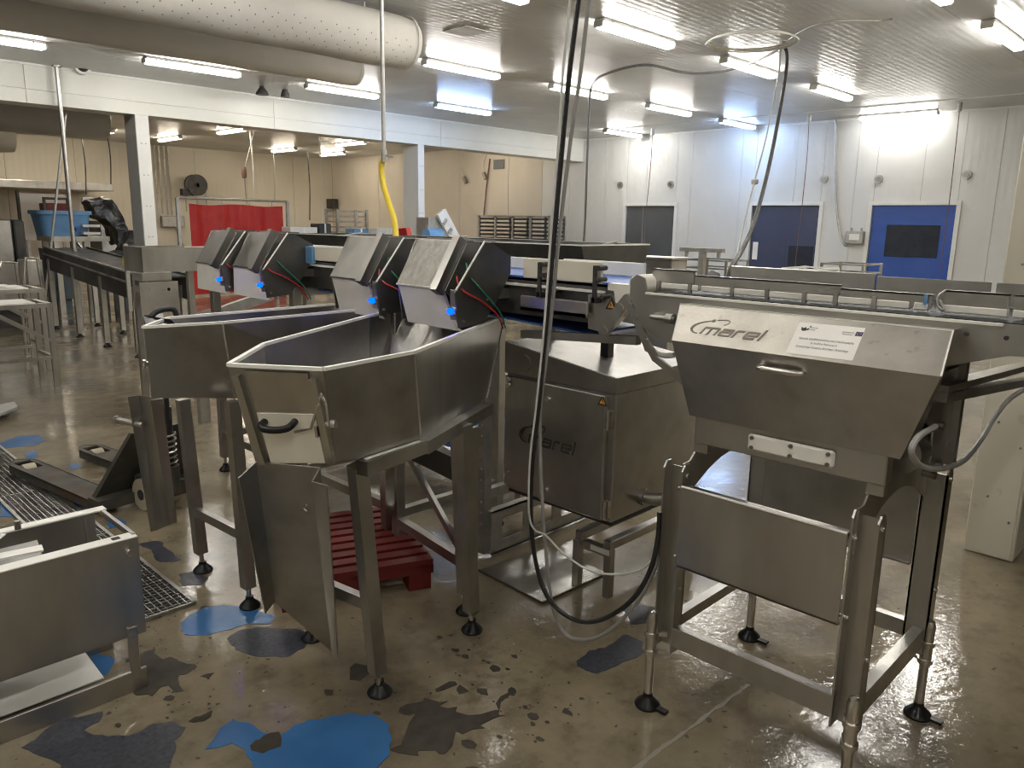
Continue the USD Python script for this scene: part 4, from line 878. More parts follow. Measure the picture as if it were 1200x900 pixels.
for bx_, bz in ((x1-.03, .50), (x1-.045, .215)): part(t, 'side_bolt', MB().cyl((bx_, y0-.013, bz), (bx_, y0, bz), .013, n=14), steel_bright, smooth=40)
part(t, 'lip_slot', MB().bx(x1-.075, x1-.05, y0+.012, y0+.034, .5522, .5535), dark_metal)
part(t, 'drain_tray', MB().plate([(x0, y0+.02, .075), (x1-.14, y0+.02, .075), (x1-.14, y1-.02, .10), (x0, y1-.02, .10)], .004), steel_glint)  # pale colour stands in for the bright reflection on the tray
part(t, 'base_rail', MB().bx(x0, x1-.01, y0-.01, y0+.004, .0, .075, .002), steel)
part(t, 'base_rail', MB().bx(x0, x1-.01, y1-.01, y1, .0, .10, .002), steel_dull)
part(t, 'end_post', MB().bx(x1-.062, x1-.03, y0-.012, y0+.004, .0, .24, .003), steel)
part(t, 'end_post', MB().bx(x1-.062, x1-.03, y1-.012, y1+.004, .0, .55, .003), steel_dull)

# ================================================================== hanging cables, pipe, ducts
def cable(name, label, cat, pts, r, mat, smooth=6, n=8, group=None):
    return solo(name, label, cat, MB().ring(pts, r, n, smooth=smooth), mat, smooth=40, group=group)
def D(px, py, x): return P(px, py, x=x)
def up_to(p, q, z=CZ): return q+(q-p)*((z-q[2])/(q[2]-p[2]))
def xs(pts, xa, xb):
    n = len(pts); return [P(a, b_, x=xa+(xb-xa)*i/(n-1)) for i, (a, b_) in enumerate(pts)]
c = xs([(678, 0), (668, 80), (660, 160), (650, 270), (640, 380), (632, 470), (624, 540), (622, 600), (628, 660), (642, 700), (665, 722), (690, 729), (718, 720), (745, 698), (763, 665), (771, 630), (773, 600)], 1.98, 2.02)
c.insert(0, up_to(c[1], c[0])); cable('power_cable', 'thick black cable hanging from the ceiling and looping near the floor before the cabinet', 'cable', c, .0085, cable_black)
c = xs([(668, 0), (660, 80), (655, 160), (646, 270), (638, 380), (629, 470), (621, 540), (620, 600), (630, 635), (660, 640)], 1.955, 1.975)[:8]
c += [P(626, 620, x=1.985), P(640, 628, x=2.02), P(662, 650, x=2.05), P(690, 668, x=2.06), (P(720, 673, x=2.06)), P(750, 668, x=2.06), P(766, 655, x=2.06)]
c.insert(0, up_to(c[1], c[0])); cable('signal_cable', 'thin pale cable beside the black one, crossing before the low stand', 'cable', c, .004, cable_white)
c = xs([(690, 0), (681, 80), (668, 170), (655, 280), (645, 380), (634, 470), (633, 520), (636, 600), (643, 680), (650, 720), (665, 745), (690, 749), (715, 738), (745, 708), (765, 672), (774, 640)], 1.99, 2.06)
c.insert(0, up_to(c[1], c[0])); cable('grey_cable', 'grey cable hanging lowest, almost touching the floor under the cabinet', 'cable', c, .0065, cable_grey)
cp = P(917, 52, z=CZ-.03)
lp = [(905, 62), (880, 74), (850, 83), (820, 86), (795, 84), (775, 79), (757, 76), (735, 79), (712, 86), (699, 93), (692, 106)]
c = [cp]+[P(a, b_, z=3.50-.008*i) for i, (a, b_) in enumerate(lp)]
c += [P(a, b_, x=c[-1][0]) for (a, b_) in [(690, 140), (688, 190), (686, 250), (684, 288)]]
c.append(c[-1]*[1, 1, 0]+[0, 0, .7])
cable('arched_cable', 'dark cable arching under the ceiling and dropping in front of the dark trough', 'cable', c, .016, cable_dark)
c = [cp]+[P(a, b_, x=x) for (a, b_), x in zip([(922, 62), (921, 85), (912, 140), (900, 200), (884, 260), (868, 296), (856, 316)], [8.4, 8.2, 7.6, 7.0, 6.3, 5.7, 5.2])]
c.append(c[-1]+[-.05, .0, -.25]); cable('supply_cable', 'thick dark cable slanting down from the ceiling coil past the navy door', 'cable', c, .018, dark_metal)
c = [cp+[.02, .03, 0]]+[P(a, b_, x=x) for (a, b_), x in zip([(912, 90), (898, 160), (884, 213), (870, 270), (864, 300)], [8.2, 7.4, 6.8, 6.1, 5.7])]
c.append(c[-1]+[0, 0, -.2]); cable('thin_cable', 'thin cable with a small round joint left of the navy door', 'cable', c, .008, cable_grey)
solo('cable_joint', 'small round joint on the thin cable left of the navy door', 'cable joint', MB().lathe(P(884.5, 213, x=6.8)-[0, 0, .03], [(.001, 0), (.03, .012), (.034, .03), (.03, .05), (.001, .06)], 14), galv, smooth=40)
c0 = P(881, 47, z=CZ-.06)
cl = [c0+np.array([.42*math.cos(a)*(1+.05*k), .42*math.sin(a)*(1+.05*k), -.012*k]) for k in range(3) for a in np.linspace(0, 2*math.pi, 22)]
cable('coiled_cable', 'pale cable coil tied flat under the ceiling', 'cable coil', cl+[cp+[-.02, .02, 0]], .008, cable_white, smooth=0)
solo('ceiling_anchor', 'small ceiling anchor where the cables meet', 'anchor', MB().cyl(cp+[0, 0, .03], cp+[0, 0, -.03], .04, n=14), galv)
c = [cp+[.06, .02, .012]]+[P(a, b_, z=CZ-.015) for a, b_ in [(940, 36), (968, 26), (1000, 24), (1030, 24), (1046, 22)]]
cable('ceiling_cable', 'thin cable clipped along the ceiling grooves at upper right', 'cable', c, .010, galv)
for lb, pts, r in [('dark red pull cord hanging right of the navy door', [(948, 141), (946, 180), (940, 240), (933, 300)], .007), ('dark red pull cord hanging by the left door', [(765, 152), (762, 200), (757, 250), (754, 300)], .007), ('dark red pull cord hanging before the blue door', [(1125, 124), (1119, 180), (1112, 240), (1101, 320)], .007)]:
    c = [P(a, b_, x=14.0) for a, b_ in pts]; c = [c[0]*[1, 1, 0]+[0, 0, CZ]]+c+[c[-1]*[1, 1, 0]+[0, 0, .9]]
    cable('pull_cord', lb, 'cord', c, r, cord_red, group='pull cords')
    b = MB().cyl(c[0]-[0, 0, .13], c[0], .035, n=12); solo('cord_switch', lb.replace('pull cord hanging', 'cord\'s ceiling switch').replace('dark red', 'small grey'), 'switch', b, galv)
c = [P(974, 137, x=BX-.04), P(979, 141, x=BX-.04), P(980, 160, x=BX-.04), P(979, 210, x=BX-.04), P(981, 250, x=BX-.04), P(985, 275, x=BX-.04), P(990, 287, x=BX-.05), P(996, 284, x=BX-.05)]
cable('conduit', 'grey conduit running down the white wall to the junction box', 'conduit', c, .022, galv)
p = P(1002, 278, x=BX-.05); t = thing('junction_box', 'small grey junction box on the white wall left of the blue door', 'box', tuple(p-[0, 0, .12]))
part(t, 'body', MB().bx(BX-.12, BX, p[1]-.16, p[1]+.16, p[2]-.12, p[2]+.11, .01), galv)
part(t, 'label', MB().bx(BX-.124, BX-.12, p[1]-.1, p[1]+.08, p[2]-.05, p[2]+.06), paper)
for dy in (-.1, .08): part(t, 'gland', MB().cyl((BX-.06, p[1]+dy, p[2]+.11), (BX-.06, p[1]+dy, p[2]+.17), .02, n=12), galv)
for (a, b_), lb in zip([(727, 217), (786, 216), (966, 210), (1030, 210), (1133, 205)], ['round grey wall port above the left side of the dark grey door', 'round grey wall port above the right corner of the dark grey door', 'round grey wall port above the right corner of the navy door', 'round grey wall port above the left corner of the blue door', 'round grey wall port right of the blue door, near the partition']):
    p = P(a, b_, x=BX); t = thing('wall_port', lb, 'wall port', tuple(p), group='round wall ports')
    part(t, 'ring', MB().cyl(p-[.03, 0, 0], p, .075, n=22), galv, smooth=40); part(t, 'core', MB().cyl(p-[.038, 0, 0], p-[.028, 0, 0], .045, n=18), bolt_m, smooth=40)
# vertical pipe and yellow hose
pt = P(450, 182, x=4.3); t = thing('ceiling_pipe', 'grey vertical pipe from the ceiling with a yellow hose on its end', 'pipe', tuple(v3(pt, pt[2])))
part(t, 'pipe', MB().cyl(pt, v3(pt, CZ), .018, n=14), galv, smooth=40)
part(t, 'coupling', MB().cyl(pt+[0, 0, -.06], pt+[0, 0, .05], .026, n=14).bar(pt+[0, -.02, 0], pt+[.02, -.10, -.02], .015, .015), galv, smooth=40)
hp = [pt+[0, 0, -.02]]+[P(a, b_, x=x) for (a, b_), x in zip([(447, 195), (449, 215), (456, 240), (462, 258), (464, 280)], [4.3, 4.28, 4.2, 4.12, 4.05])]; hp.append(hp[-1]+[-.01, 0, -.06])
part(t, 'hose', MB().ring(hp, .026, 12, smooth=5), hose_yellow, smooth=40, label='bright yellow hose')
# fabric ducts
def duct(label, y, r, zt, x1, x0, holes):
    zc = zt-r; t = thing('fabric_duct', label, 'air duct', ((x0+x1)/2, y, zt-2*r))
    rs = np.random.default_rng(5); k, n = 60, 40; V = []; F = []
    for i in range(k):
        x = x0+(x1-x0)*i/(k-1); e = 1-.09*max(0, (x-(x1-.25))/.25)**2
        for j in range(n):
            a = 2*math.pi*j/n; w = 1+.015*math.sin(x*5+math.sin(a)*2)+.01*math.sin(a*3+x*2)
            V.append((x, y+r*e*w*math.cos(a)*.98, zc+r*e*w*math.sin(a)*(1 if math.sin(a) < 0 else .92)))
    for i in range(k-1):
        for j in range(n):
            a0, a1 = i*n+j, i*n+(j+1) % n; F += [[a0, a1+n, a1], [a0, a0+n, a1+n]]
    V.append((x1+.03, y, zc)); e = len(V)-1
    for j in range(n): F.append([(k-1)*n+j, e, (k-1)*n+(j+1) % n])
    part(t, 'sleeve', MB().add(V, F), duct_m, smooth=50)
    part(t, 'end_band', MB().lathe((x1-.06, y, zc), [(r*.985, 0), (r*1.0, .012), (r*.985, .024)], 40, 'x'), duct_m, smooth=40)
    for x in np.arange(x1-.5, x0, -1.1): part(t, 'hanger', MB().cyl((x, y, zt-.06), (x, y, CZ), .008, n=8), trim_white)
    part(t, 'hanger_rail', MB().bx(x0, x1, y-.012, y+.012, zt-.055, zt-.03), galv)
    if holes:
        b = MB()
        for x in np.arange(x0+3, x1-.15, .13):
            for a in np.radians([188, 200, 212, 224, 236, 340, 330]):
                xx = x+rs.normal(0, .012)+.065*(int(round(math.degrees(a)/12)) % 2); aa = a+rs.normal(0, .02)
                w = 1+.015*math.sin(xx*5+math.sin(aa)*2)+.01*math.sin(aa*3+xx*2)+.002
                nrm = np.array([0, math.cos(aa), math.sin(aa)]); c_ = np.array([xx, y+r*w*.98*math.cos(aa), zc+r*w*math.sin(aa)])
                u1 = np.array([1., 0, 0]); u2 = np.cross(nrm, u1); ang = np.arange(6)*math.pi/3
                ring_ = [c_+nrm*.003+.0065*(math.cos(g)*u1+math.sin(g)*u2) for g in ang]
                b.add(ring_, [[0, 1, 2], [0, 2, 3], [0, 3, 4], [0, 4, 5]])
        part(t, 'perforations', b, duct_hole, kind='stuff')
    return t
duct('near perforated cream fabric air duct along the upper left edge', 6.35, .25, 3.53, 5.0, X0+.2, True)
duct('rear fabric air duct in the shade behind the perforated one', 8.3, .18, 3.54, 5.75, X0+.2, False)
for (a, b_), lb, k in [((307, 98), 'dark bell shaped hook hanging under the header, left one', 0), ((334, 101), 'dark bottle shaped hook hanging under the header, right one', 1)]:
    p = P(a, b_+5, y=11.4); b = MB().cyl(p+[0, 0, .05], v3(p, CZ), .010, n=8)
    b.lathe(p-[0, 0, .1], [(.001, 0), (.10, .0), (.085, .04), (.03, .11), (.025, .2), (.001, .2)] if k == 0 else [(.001, 0), (.07, .0), (.06, .06), (.035, .12), (.055, .18), (.04, .32), (.001, .33)], 16)
    solo('ceiling_hook', lb, 'hook', b, dark_metal, smooth=40)
p = P(97, 77, y=BY-.1); t = thing('dome_camera', 'small dome camera on the header at upper left', 'camera', tuple(p))
part(t, 'housing', MB().cyl(p+[0, .1, 0], p, .11, n=24), trim_white, smooth=40)
part(t, 'dome', MB().lathe(p+[0, -.06, 0], [(.001, -.01), (.04, 0), (.07, .03), (.08, .06)], 20, 'y'), dark_metal, smooth=True)
grey_blue = M('grey_blue_plastic', (.10, .125, .15), (.14, .165, .19), .5)
# ================================================================== behind the line
def legs4(t, xs_, ys_, zt, w=.04, mat=None, name='leg'):
    for x in xs_:
        for y in ys_: part(t, name, MB().bx(x-w/2, x+w/2, y-w/2, y+w/2, 0, zt), mat or steel)
# dark trough
t = thing('steel_trough', 'long dark steel trough behind the diverter heads, its thin bright rim near eye level', 'trough', (3.95, 4.6, 0))
ya, yb, zr = 2.95, 6.4, 1.475
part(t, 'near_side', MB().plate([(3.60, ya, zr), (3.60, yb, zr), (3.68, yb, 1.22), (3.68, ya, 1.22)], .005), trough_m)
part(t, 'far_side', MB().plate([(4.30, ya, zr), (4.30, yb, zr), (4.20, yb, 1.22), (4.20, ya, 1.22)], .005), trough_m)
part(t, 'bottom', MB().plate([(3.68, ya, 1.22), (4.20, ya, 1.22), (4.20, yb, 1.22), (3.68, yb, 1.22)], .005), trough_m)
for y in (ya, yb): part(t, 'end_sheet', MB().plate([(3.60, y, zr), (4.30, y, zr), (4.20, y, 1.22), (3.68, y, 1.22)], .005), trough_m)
part(t, 'rim', MB().bx(3.592, 3.602, ya, yb, zr-.004, zr+.004).bx(4.298, 4.308, ya, yb, zr-.004, zr+.004).bx(3.6, 4.3, ya-.005, ya+.005, zr-.004, zr+.004), steel_glint)
for y in (ya+.25, 4.7, yb-.25):
    part(t, 'cross_rib', MB().bar((3.62, y, 1.40), (4.28, y, zr+.01), .012, .012), galv)
    for x in (3.72, 4.16): part(t, 'leg', MB().bx(x-.02, x+.02, y-.02, y+.02, 0, 1.22), steel_dull)
# rear conveyor in the gaps
t = thing('rear_conveyor', 'second conveyor, white side panel and blue belt, in the gap left of the cabinet', 'conveyor', (3.3, 3.9, 0))
z_ = lambda py: P(580, py, x=3.08)[2]
part(t, 'side_panel', MB().bx(3.08, 3.10, 2.9, 5.0, z_(474), z_(436), .004), white_pe, label='white plastic side panel')
part(t, 'frame_bar', MB().bx(3.07, 3.11, 2.9, 5.0, z_(482), z_(474)), steel)
part(t, 'bed_plate', MB().plate([(3.09, 2.9, z_(518)), (3.09, 5.0, z_(518)), (3.45, 5.0, z_(482)), (3.45, 2.9, z_(482))], .01), tub_blue)
part(t, 'lower_panel', MB().bx(3.08, 3.10, 2.9, 5.0, z_(533), z_(519)), steel)
part(t, 'belt', MB().bx(3.08, 3.5, 2.9, 5.0, z_(541), z_(534)), belt_blue)
legs4(t, (3.12, 3.48), (2.95, 3.9, 4.95), z_(482), .045)
# grey side cabinet
t = thing('utility_cabinet', 'plain grey steel cabinet with a pale flat lid behind the conveyor guide plates', 'cabinet', (5.1, 3.45, 0))
part(t, 'body', MB().bx(5.0, 5.2, 3.22, 3.69, .08, 1.345, .006), steel)
part(t, 'lid', MB().bx(4.985, 5.215, 3.21, 3.70, 1.345, 1.365, .004), steel)
legs4(t, (5.04, 5.16), (3.26, 3.65), .08, .05, name='foot')
# T shaped stand
p = P(823, 305, x=7.0); a, b_ = P(798, 292, x=7.0), P(848, 294, x=7.0); zt = (a[2]+b_[2])/2
t = thing('hanging_stand', 'T shaped steel stand with two short pegs in front of the white wall', 'stand', tuple(v3(p, 0)))
part(t, 'post', MB().bx(6.97, 7.03, p[1]-.03, p[1]+.03, .02, zt-.02), galv)
part(t, 'cross_bar', MB().bx(6.97, 7.03, b_[1], a[1], zt-.02, zt+.02), galv)
for y in (b_[1]+.05, a[1]-.07): part(t, 'peg', MB().cyl((7, y, zt-.08), (7, y, zt-.02), .018, n=14), galv)
part(t, 'base', MB().bx(6.8, 7.2, p[1]-.25, p[1]+.25, 0, .02), galv)
def trolley(label, x, ylo, yhi, z, tiers, mat):
    t = thing('tray_trolley', label, 'trolley', (x+.25, (ylo+yhi)/2, 0), group=None)
    for xx in (x, x+.5):
        for y in (ylo, yhi): part(t, 'post', MB().bx(xx-.012, xx+.012, y-.012, y+.012, .08, z), mat); part(t, 'castor', MB().cyl((xx-.015, y, .04), (xx+.015, y, .04), .04, n=16), rubber)
    for k in range(tiers):
        zz = z-.01-k*.09; b = MB()
        b.bx(x-.01, x+.01, ylo, yhi, zz-.008, zz+.008).bx(x+.49, x+.51, ylo, yhi, zz-.008, zz+.008).bx(x, x+.5, ylo-.008, ylo+.008, zz-.008, zz+.008).bx(x, x+.5, yhi-.008, yhi+.008, zz-.008, zz+.008)
        part(t, 'tier_frame', b, mat)
    return t
def yr(px0, px1, x): a, b_ = P(px0, 310, x=x)[1], P(px1, 310, x=x)[1]; return min(a, b_), max(a, b_)
trolley('low trolley of steel rails left of the T shaped stand', 8.0, *yr(803, 851, 8.0), P(825, 304, x=8)[2], 2, steel_bright)
trolley('steel frame trolley in front of the navy door', 7.4, *yr(918, 958, 7.4), P(935, 314, x=7.4)[2], 1, trim_white)
trolley('taller steel frame trolley between the navy and blue doors', 8.2, *yr(963, 1012, 8.2), P(990, 309, x=8.2)[2], 2, steel_bright)
# tray rack in the far room
t = thing('tray_rack', 'grey wire tray rack of four bays under the tan wall', 'rack', (13.1, 12.6, 0))
ylo, yhi, zlo, zhi = 11.48, 13.73, .2, 1.76
for i in range(5):
    y = ylo+(yhi-ylo)*i/4
    for x in (12.9, 13.4): part(t, 'post', MB().bx(x-.02, x+.02, y-.03, y+.03, 0, zhi), galv)
for k in range(17): part(t, 'shelf_bar', MB().bx(12.89, 13.41, ylo, yhi, zlo+.02+k*.09, zlo+.062+k*.09), dark_metal)
part(t, 'top_bar', MB().bx(12.88, 13.42, ylo, yhi, zhi-.04, zhi), galv)
# tilted white machine by the right column
t = thing('tilted_conveyor', 'white slanted conveyor end with a blue roll beside the right column', 'machine', tuple(v3(P(520, 265, y=11.4), 0)))
a, b_, c, d = [P(*q, y=11.4) for q in ((512, 252), (521, 245), (541, 283), (530, 286))]
part(t, 'slanted_panel', MB().plate([a, b_, c, d], .06), trim_white)
for f in (.3, .6): part(t, 'slot', MB().bar(a+(d-a)*f+[.02, -.04, 0], b_+(c-b_)*f+[-.12, -.04, 0], .03, .06), galv)
a, b_ = P(500, 262, y=11.5), P(516, 255, y=11.5); part(t, 'grey_box', MB().bx(a[0], b_[0]+.05, 11.45, 11.8, .9, b_[2]), galv)
a, b_ = P(499, 272, y=11.3), P(516, 280, y=11.3); part(t, 'blue_roll', MB().cyl((a[0], 11.3, (a[2]+b_[2])/2), (b_[0], 11.3, (a[2]+b_[2])/2), .13, n=20), tub_blue, smooth=40)
part(t, 'leg_frame', MB().bx(a[0], b_[0]+.3, 11.3, 11.7, .7, .9).bx(a[0], a[0]+.06, 11.3, 11.36, 0, .7).bx(b_[0]+.2, b_[0]+.26, 11.6, 11.66, 0, .7), galv)
p = P(474, 270, x=4.32); t = thing('red_lever_block', 'red plastic lever on the trough edge left of the nearest head', 'lever', tuple(p))
q = [P(*a, x=4.32) for a in ((468, 268), (478, 267), (480, 275), (470, 277))]
part(t, 'grip', MB().plate(q, .05), red_paint); part(t, 'stem', MB().bar(P(476, 274, x=4.32), v3(P(478, 284, x=4.32), 1.476), .03, .03), red_paint)
# red curtain
yc = 15.8; a, b_ = P(221, 239, y=yc), P(330, 244, y=yc); zt = 1.86
t = thing('red_curtain', 'bright red plastic welding curtain hanging on a grey tube frame', 'curtain', ((a[0]+b_[0])/2, yc, 0))
n = 70; xx = np.linspace(a[0], b_[0], n); yy_ = yc+.03*np.sin(xx*9)+.012*np.sin(xx*23+1); V = []; F = []
for s_ in (0, .008):
    for z, g in ((.04, 1.2), (.9, 1.1), (zt, 1.)):
        for i in range(n): V.append((xx[i], yc+(yy_[i]-yc)*g+s_, z+.015*math.sin(xx[i]*5)*(z > 1)))
for s_ in range(2):
    for r_ in range(2):
        for i in range(n-1):
            k = (s_*3+r_)*n+i; F += [[k, k+1, k+n+1], [k, k+n+1, k+n]] if s_ == 0 else [[k, k+n+1, k+1], [k, k+n, k+n+1]]
part(t, 'sheet', MB().add(V, F), red_cloth, smooth=True)
p0, p1 = P(206, 232, y=yc+.1), P(335, 236, y=yc+.1); zz = (p0[2]+p1[2])/2
part(t, 'top_tube', MB().cyl((p0[0], yc+.05, zz), (p1[0], yc+.05, zz), .025, n=12), galv, smooth=40)
for x in (p0[0], p1[0]): part(t, 'post', MB().bx(x-.03, x+.03, yc+.02, yc+.08, 0, zz), galv); part(t, 'base', MB().bx(x-.04, x+.04, yc-.3, yc+.4, 0, .03), galv)
for f in (.1, .35, .65, .9): x = a[0]+(b_[0]-a[0])*f; part(t, 'hook', MB().cyl((x, yc+.04, zt-.02), (x, yc+.05, zz), .008, n=8), galv)
# hose reel, pipes on the far wall
p = P(229, 217, y=22.7); t = thing('hose_reel', 'dark hose reel mounted high on the cream wall above the red curtain', 'hose reel', tuple(p))
part(t, 'drum', MB().lathe(p-[0, .14, 0], [(.06, 0), (.30, 0), (.30, .02), (.2, .03), (.2, .2), (.30, .21), (.30, .23), (.06, .23)], 28, 'y'), dark_metal, smooth=40)
part(t, 'hose', MB().lathe(p-[0, .10, 0], [(.2, 0), (.27, .01), (.27, .15), (.2, .16)], 28, 'y'), cable_grey, smooth=40)
part(t, 'wall_bracket', MB().bx(p[0]-.05, p[0]+.05, p[1], FY, p[2]-.05, p[2]+.05), galv)
part(t, 'guide', MB().bx(p[0]-.42, p[0]-.2, p[1]-.1, p[1]+.1, p[2]-.3, p[2]-.12), dark_metal)
for f in (-.3, .3): part(t, 'drop_tube', MB().cyl((p[0]+f, p[1], p[2]-.75), (p[0]+f, p[1], p[2]-.1), .02, n=8), galv)
for i, (a, top, bt) in enumerate([(187, 178, 262), (191, 178, 250), (197, 182, 252), (202, 184, 252)]):
    q = P(a, bt, y=FY-.04); solo('wall_pipe', f'thin vertical pipe on the cream wall right of the left column, {["first", "second", "third", "fourth"][i]} from the column', 'pipe', MB().cyl(q, v3(q, CZ), .022, n=8), galv, smooth=40)
p = P(200, 258, y=FY); t = thing('valve_box', 'grey valve box at the foot of the wall pipes', 'box', tuple(p-[0, .1, .2]))
part(t, 'body', MB().bx(p[0]-.3, p[0]+.35, FY-.15, FY, p[2]-.2, p[2]+.12, .02), galv)
part(t, 'hose', MB().ring([p+[.1, -.1, -.2], p+[.2, -.12, -.6], p+[.5, -.12, -.95], p+[1.1, -.1, -1.05]], .03, 8, smooth=5), cable_grey, smooth=40)
a, b_ = P(390, 233, y=22.6), P(466, 243, y=22.6)
solo('wall_duct', 'long dark duct box on the far wall left of the right column', 'duct', MB().bx(a[0], 14.8, 22.6, FY, b_[2]-.1, a[2], .01), dark_metal)
a, b_ = P(395, 245, y=17.), P(430, 276, y=17.)
t = thing('steel_rack', 'open steel rack of horizontal bars in the far room below the dark duct', 'rack', ((a[0]+b_[0])/2, 17.2, 0))
for x in (a[0], b_[0]):
    for y in (17, 17.5): part(t, 'post', MB().bx(x-.03, x+.03, y-.03, y+.03, 0, a[2]), steel)
for k in range(8): z = a[2]-.05-k*.13; part(t, 'shelf', MB().bx(a[0], b_[0], 17, 17.5, z-.02, z+.02), steel)
a, b_ = P(332, 268, y=14.5), P(496, 280, y=14.5)
t = thing('packing_bench', 'long low packing bench far behind the heads with parcels on it', 'bench', ((a[0]+b_[0])/2, 14.7, 0))
zb = 1.12; part(t, 'top', MB().bx(a[0], b_[0]-.3, 14.4, 15.1, zb-.05, zb, .005), steel); legs4(t, (a[0]+.1, (a[0]+b_[0])/2, b_[0]-.4), (14.45, 15.05), zb-.05, .06)
for i, (x0, x1, y0, mt, lb) in enumerate([(340, 372, 266, trim_white, 'white flat carton at the left end of the packing bench'), (374, 388, 262, dark_metal, 'small dark case on the packing bench'), (415, 432, 268, tub_blue, 'blue and white parcel below the steel rack'), (442, 466, 267, trim_white, 'white carton beside the yellow hose')]):
    a, b_ = P(x0, y0, y=14.6), P(x1, y0, y=14.6); t = thing('carton', lb, 'carton', ((a[0]+b_[0])/2, 14.7, zb))
    part(t, 'box', MB().bx(a[0], b_[0], 14.6, 14.95, zb, a[2], .01), mt); part(t, 'tape', MB().bx((a[0]+b_[0])/2-.02, (a[0]+b_[0])/2+.02, 14.598, 14.952, zb+.01, a[2]+.002), paper)
# steel hood, board, tub at the far left
solo('extraction_hood', 'long flat steel extraction hood along the far wall at left', 'hood', MB().bx(X0+.5, 7.3, 21.2, FY, 2.2, 2.38, .01), steel)
a, b_ = P(22, 226, y=20.), P(82, 281, y=20.)
t = thing('notice_board', 'large cream board with a dark left edge behind the blue tub', 'board', ((a[0]+b_[0])/2, 20, 0))
part(t, 'board', MB().bx(a[0], b_[0], 20, 20.05, b_[2], a[2]), wall_white); part(t, 'edge', MB().bx(a[0]-.05, a[0], 19.98, 20.07, b_[2]-.1, a[2]+.05), dark_metal)
for x in (a[0]+.1, b_[0]-.1): part(t, 'post', MB().bx(x-.03, x+.03, 20.05, 20.1, 0, a[2]), galv)
a, b_ = P(53, 231, y=19.), P(79, 247, y=19.); t = thing('red_crate', 'dark red crate behind the blue tub', 'crate', ((a[0]+b_[0])/2, 19.2, 0))
part(t, 'box', MB().bx(a[0], b_[0], 19, 19.5, b_[2]-.3, a[2]-.12, .01), red_plastic); part(t, 'frame', MB().bx(a[0]-.05, a[0], 19, 19.05, 0, a[2]).bx(b_[0], b_[0]+.05, 19, 19.05, 0, a[2]).bx(a[0], b_[0], 19, 19.05, a[2]-.05, a[2]).bx(a[0], b_[0], 19, 19.5, b_[2]-.35, b_[2]-.3), dark_metal)
yT = 14.0; a, b_ = P(43, 246, y=yT), P(114, 276, y=yT)
xm, hw = (a[0]+b_[0])/2, (b_[0]-a[0])/2; zt, zb = P(80, 247, y=yT)[2], P(80, 277, y=yT)[2]
t = thing('blue_tub', 'large light blue plastic tub on a steel stand at far left', 'tub', (xm, yT+.35, zb))
def tubring(h, sx, z): k = 28; an = np.arange(k)*2*math.pi/k; e = .45; return [(xm+sx*np.sign(math.cos(g))*abs(math.cos(g))**e, yT+.35+.36*sx/hw*np.sign(math.sin(g))*abs(math.sin(g))**e, z) for g in an]
V = tubring(0, hw*.80, zb)+tubring(0, hw*.92, zt-.06)+tubring(0, hw, zt-.06)+tubring(0, hw, zt)+tubring(0, hw*.90, zt)+tubring(0, hw*.76, zb+.03); F = []
for r_ in range(5):
    for i in range(28): k, k2 = r_*28+i, r_*28+(i+1) % 28; F += [[k, k2, k2+28], [k, k2+28, k+28]]
F += [[0, i+1, i] for i in range(1, 27)]+[[140, 140+i, 141+i] for i in range(1, 27)]
part(t, 'shell', MB().add(V, F), tub_blue, smooth=40)
part(t, 'drain_valve', MB().cyl((xm+.12, yT-.06, zb+.12), (xm+.12, yT+.04, zb+.12), .03, n=12).bx(xm+.05, xm+.16, yT-.07, yT-.05, zb+.13, zb+.16), belt_blue)
t = thing('tub_stand', 'grey steel stand carrying the blue tub', 'stand', (xm, yT+.35, 0))
e0, e1 = P(58, 277, y=yT)[0], P(128, 277, y=yT)[0]
part(t, 'top_frame', MB().bx(e0, e1, yT-.02, yT+.72, zb-.08, zb-.001), steel)
for x in (e0+.1, e1-.35):
    for y in (yT+.05, yT+.65): part(t, 'leg', MB().bx(x-.04, x+.04, y-.04, y+.04, 0, zb-.08), steel)
part(t, 'side_pipe', MB().ring([(e1-.5, yT-.02, zb-.1), (e1-.35, yT-.05, zb-.35), (e1-.35, yT-.05, zb-.5), (e1-.7, yT-.05, zb-.52)], .025, 8), steel_bright, smooth=40)
for k, (yy1, lb) in enumerate([(.25, 'upper'), (.13, 'lower')]):
    part(t, 'step', MB().bx(e1-.42, e1-.16, yT-.1, yT+.1, zb+yy1-.1, zb+yy1-.06), trim_white)
a, b_ = P(46, 280, y=yT+.1), P(105, 312, y=yT+.1)
solo('lower_tub', 'dull blue grey tub below the stand at far left', 'tub', MB().hexa([(a[0]+.15, yT+.12, .25), (e1-.55, yT+.12, .25), (e1-.55, yT+.58, .25), (a[0]+.15, yT+.58, .25), (a[0]+.1, yT+.08, zb-.2), (e1-.5, yT+.08, zb-.2), (e1-.5, yT+.6, zb-.2), (a[0]+.1, yT+.6, zb-.2)]).bx(a[0]+.2, e1-.6, yT+.2, yT+.5, 0, .25), grey_blue)
def sheetbag(name, label, pts, y, th):
    q = [P(*a, y=y) for a in pts]; g = Polygon([(p[0], p[2]) for p in q]).buffer(.03, quad_segs=3)
    m = MB().prism(g, 'y', y-th/2, y+th/2); v, f = m.mesh(); tmh = trimesh.Trimesh(v, f).subdivide_to_size(.12)
    v = np.array(tmh.vertices); nz = np.stack([meshkit.noise(v*6+k*9)-.5 for k in range(3)], 1); v = v+nz*.10
    return solo(name, label, 'plastic sheet', MB().add(v, tmh.faces), bag_black, smooth=35)
sheetbag('black_sheet', 'black plastic sheet draped over the machine right of the blue tub', [(102, 236), (124, 235), (139, 258), (142, 278), (136, 284), (130, 266), (119, 255), (108, 250)], 14.6, .5)
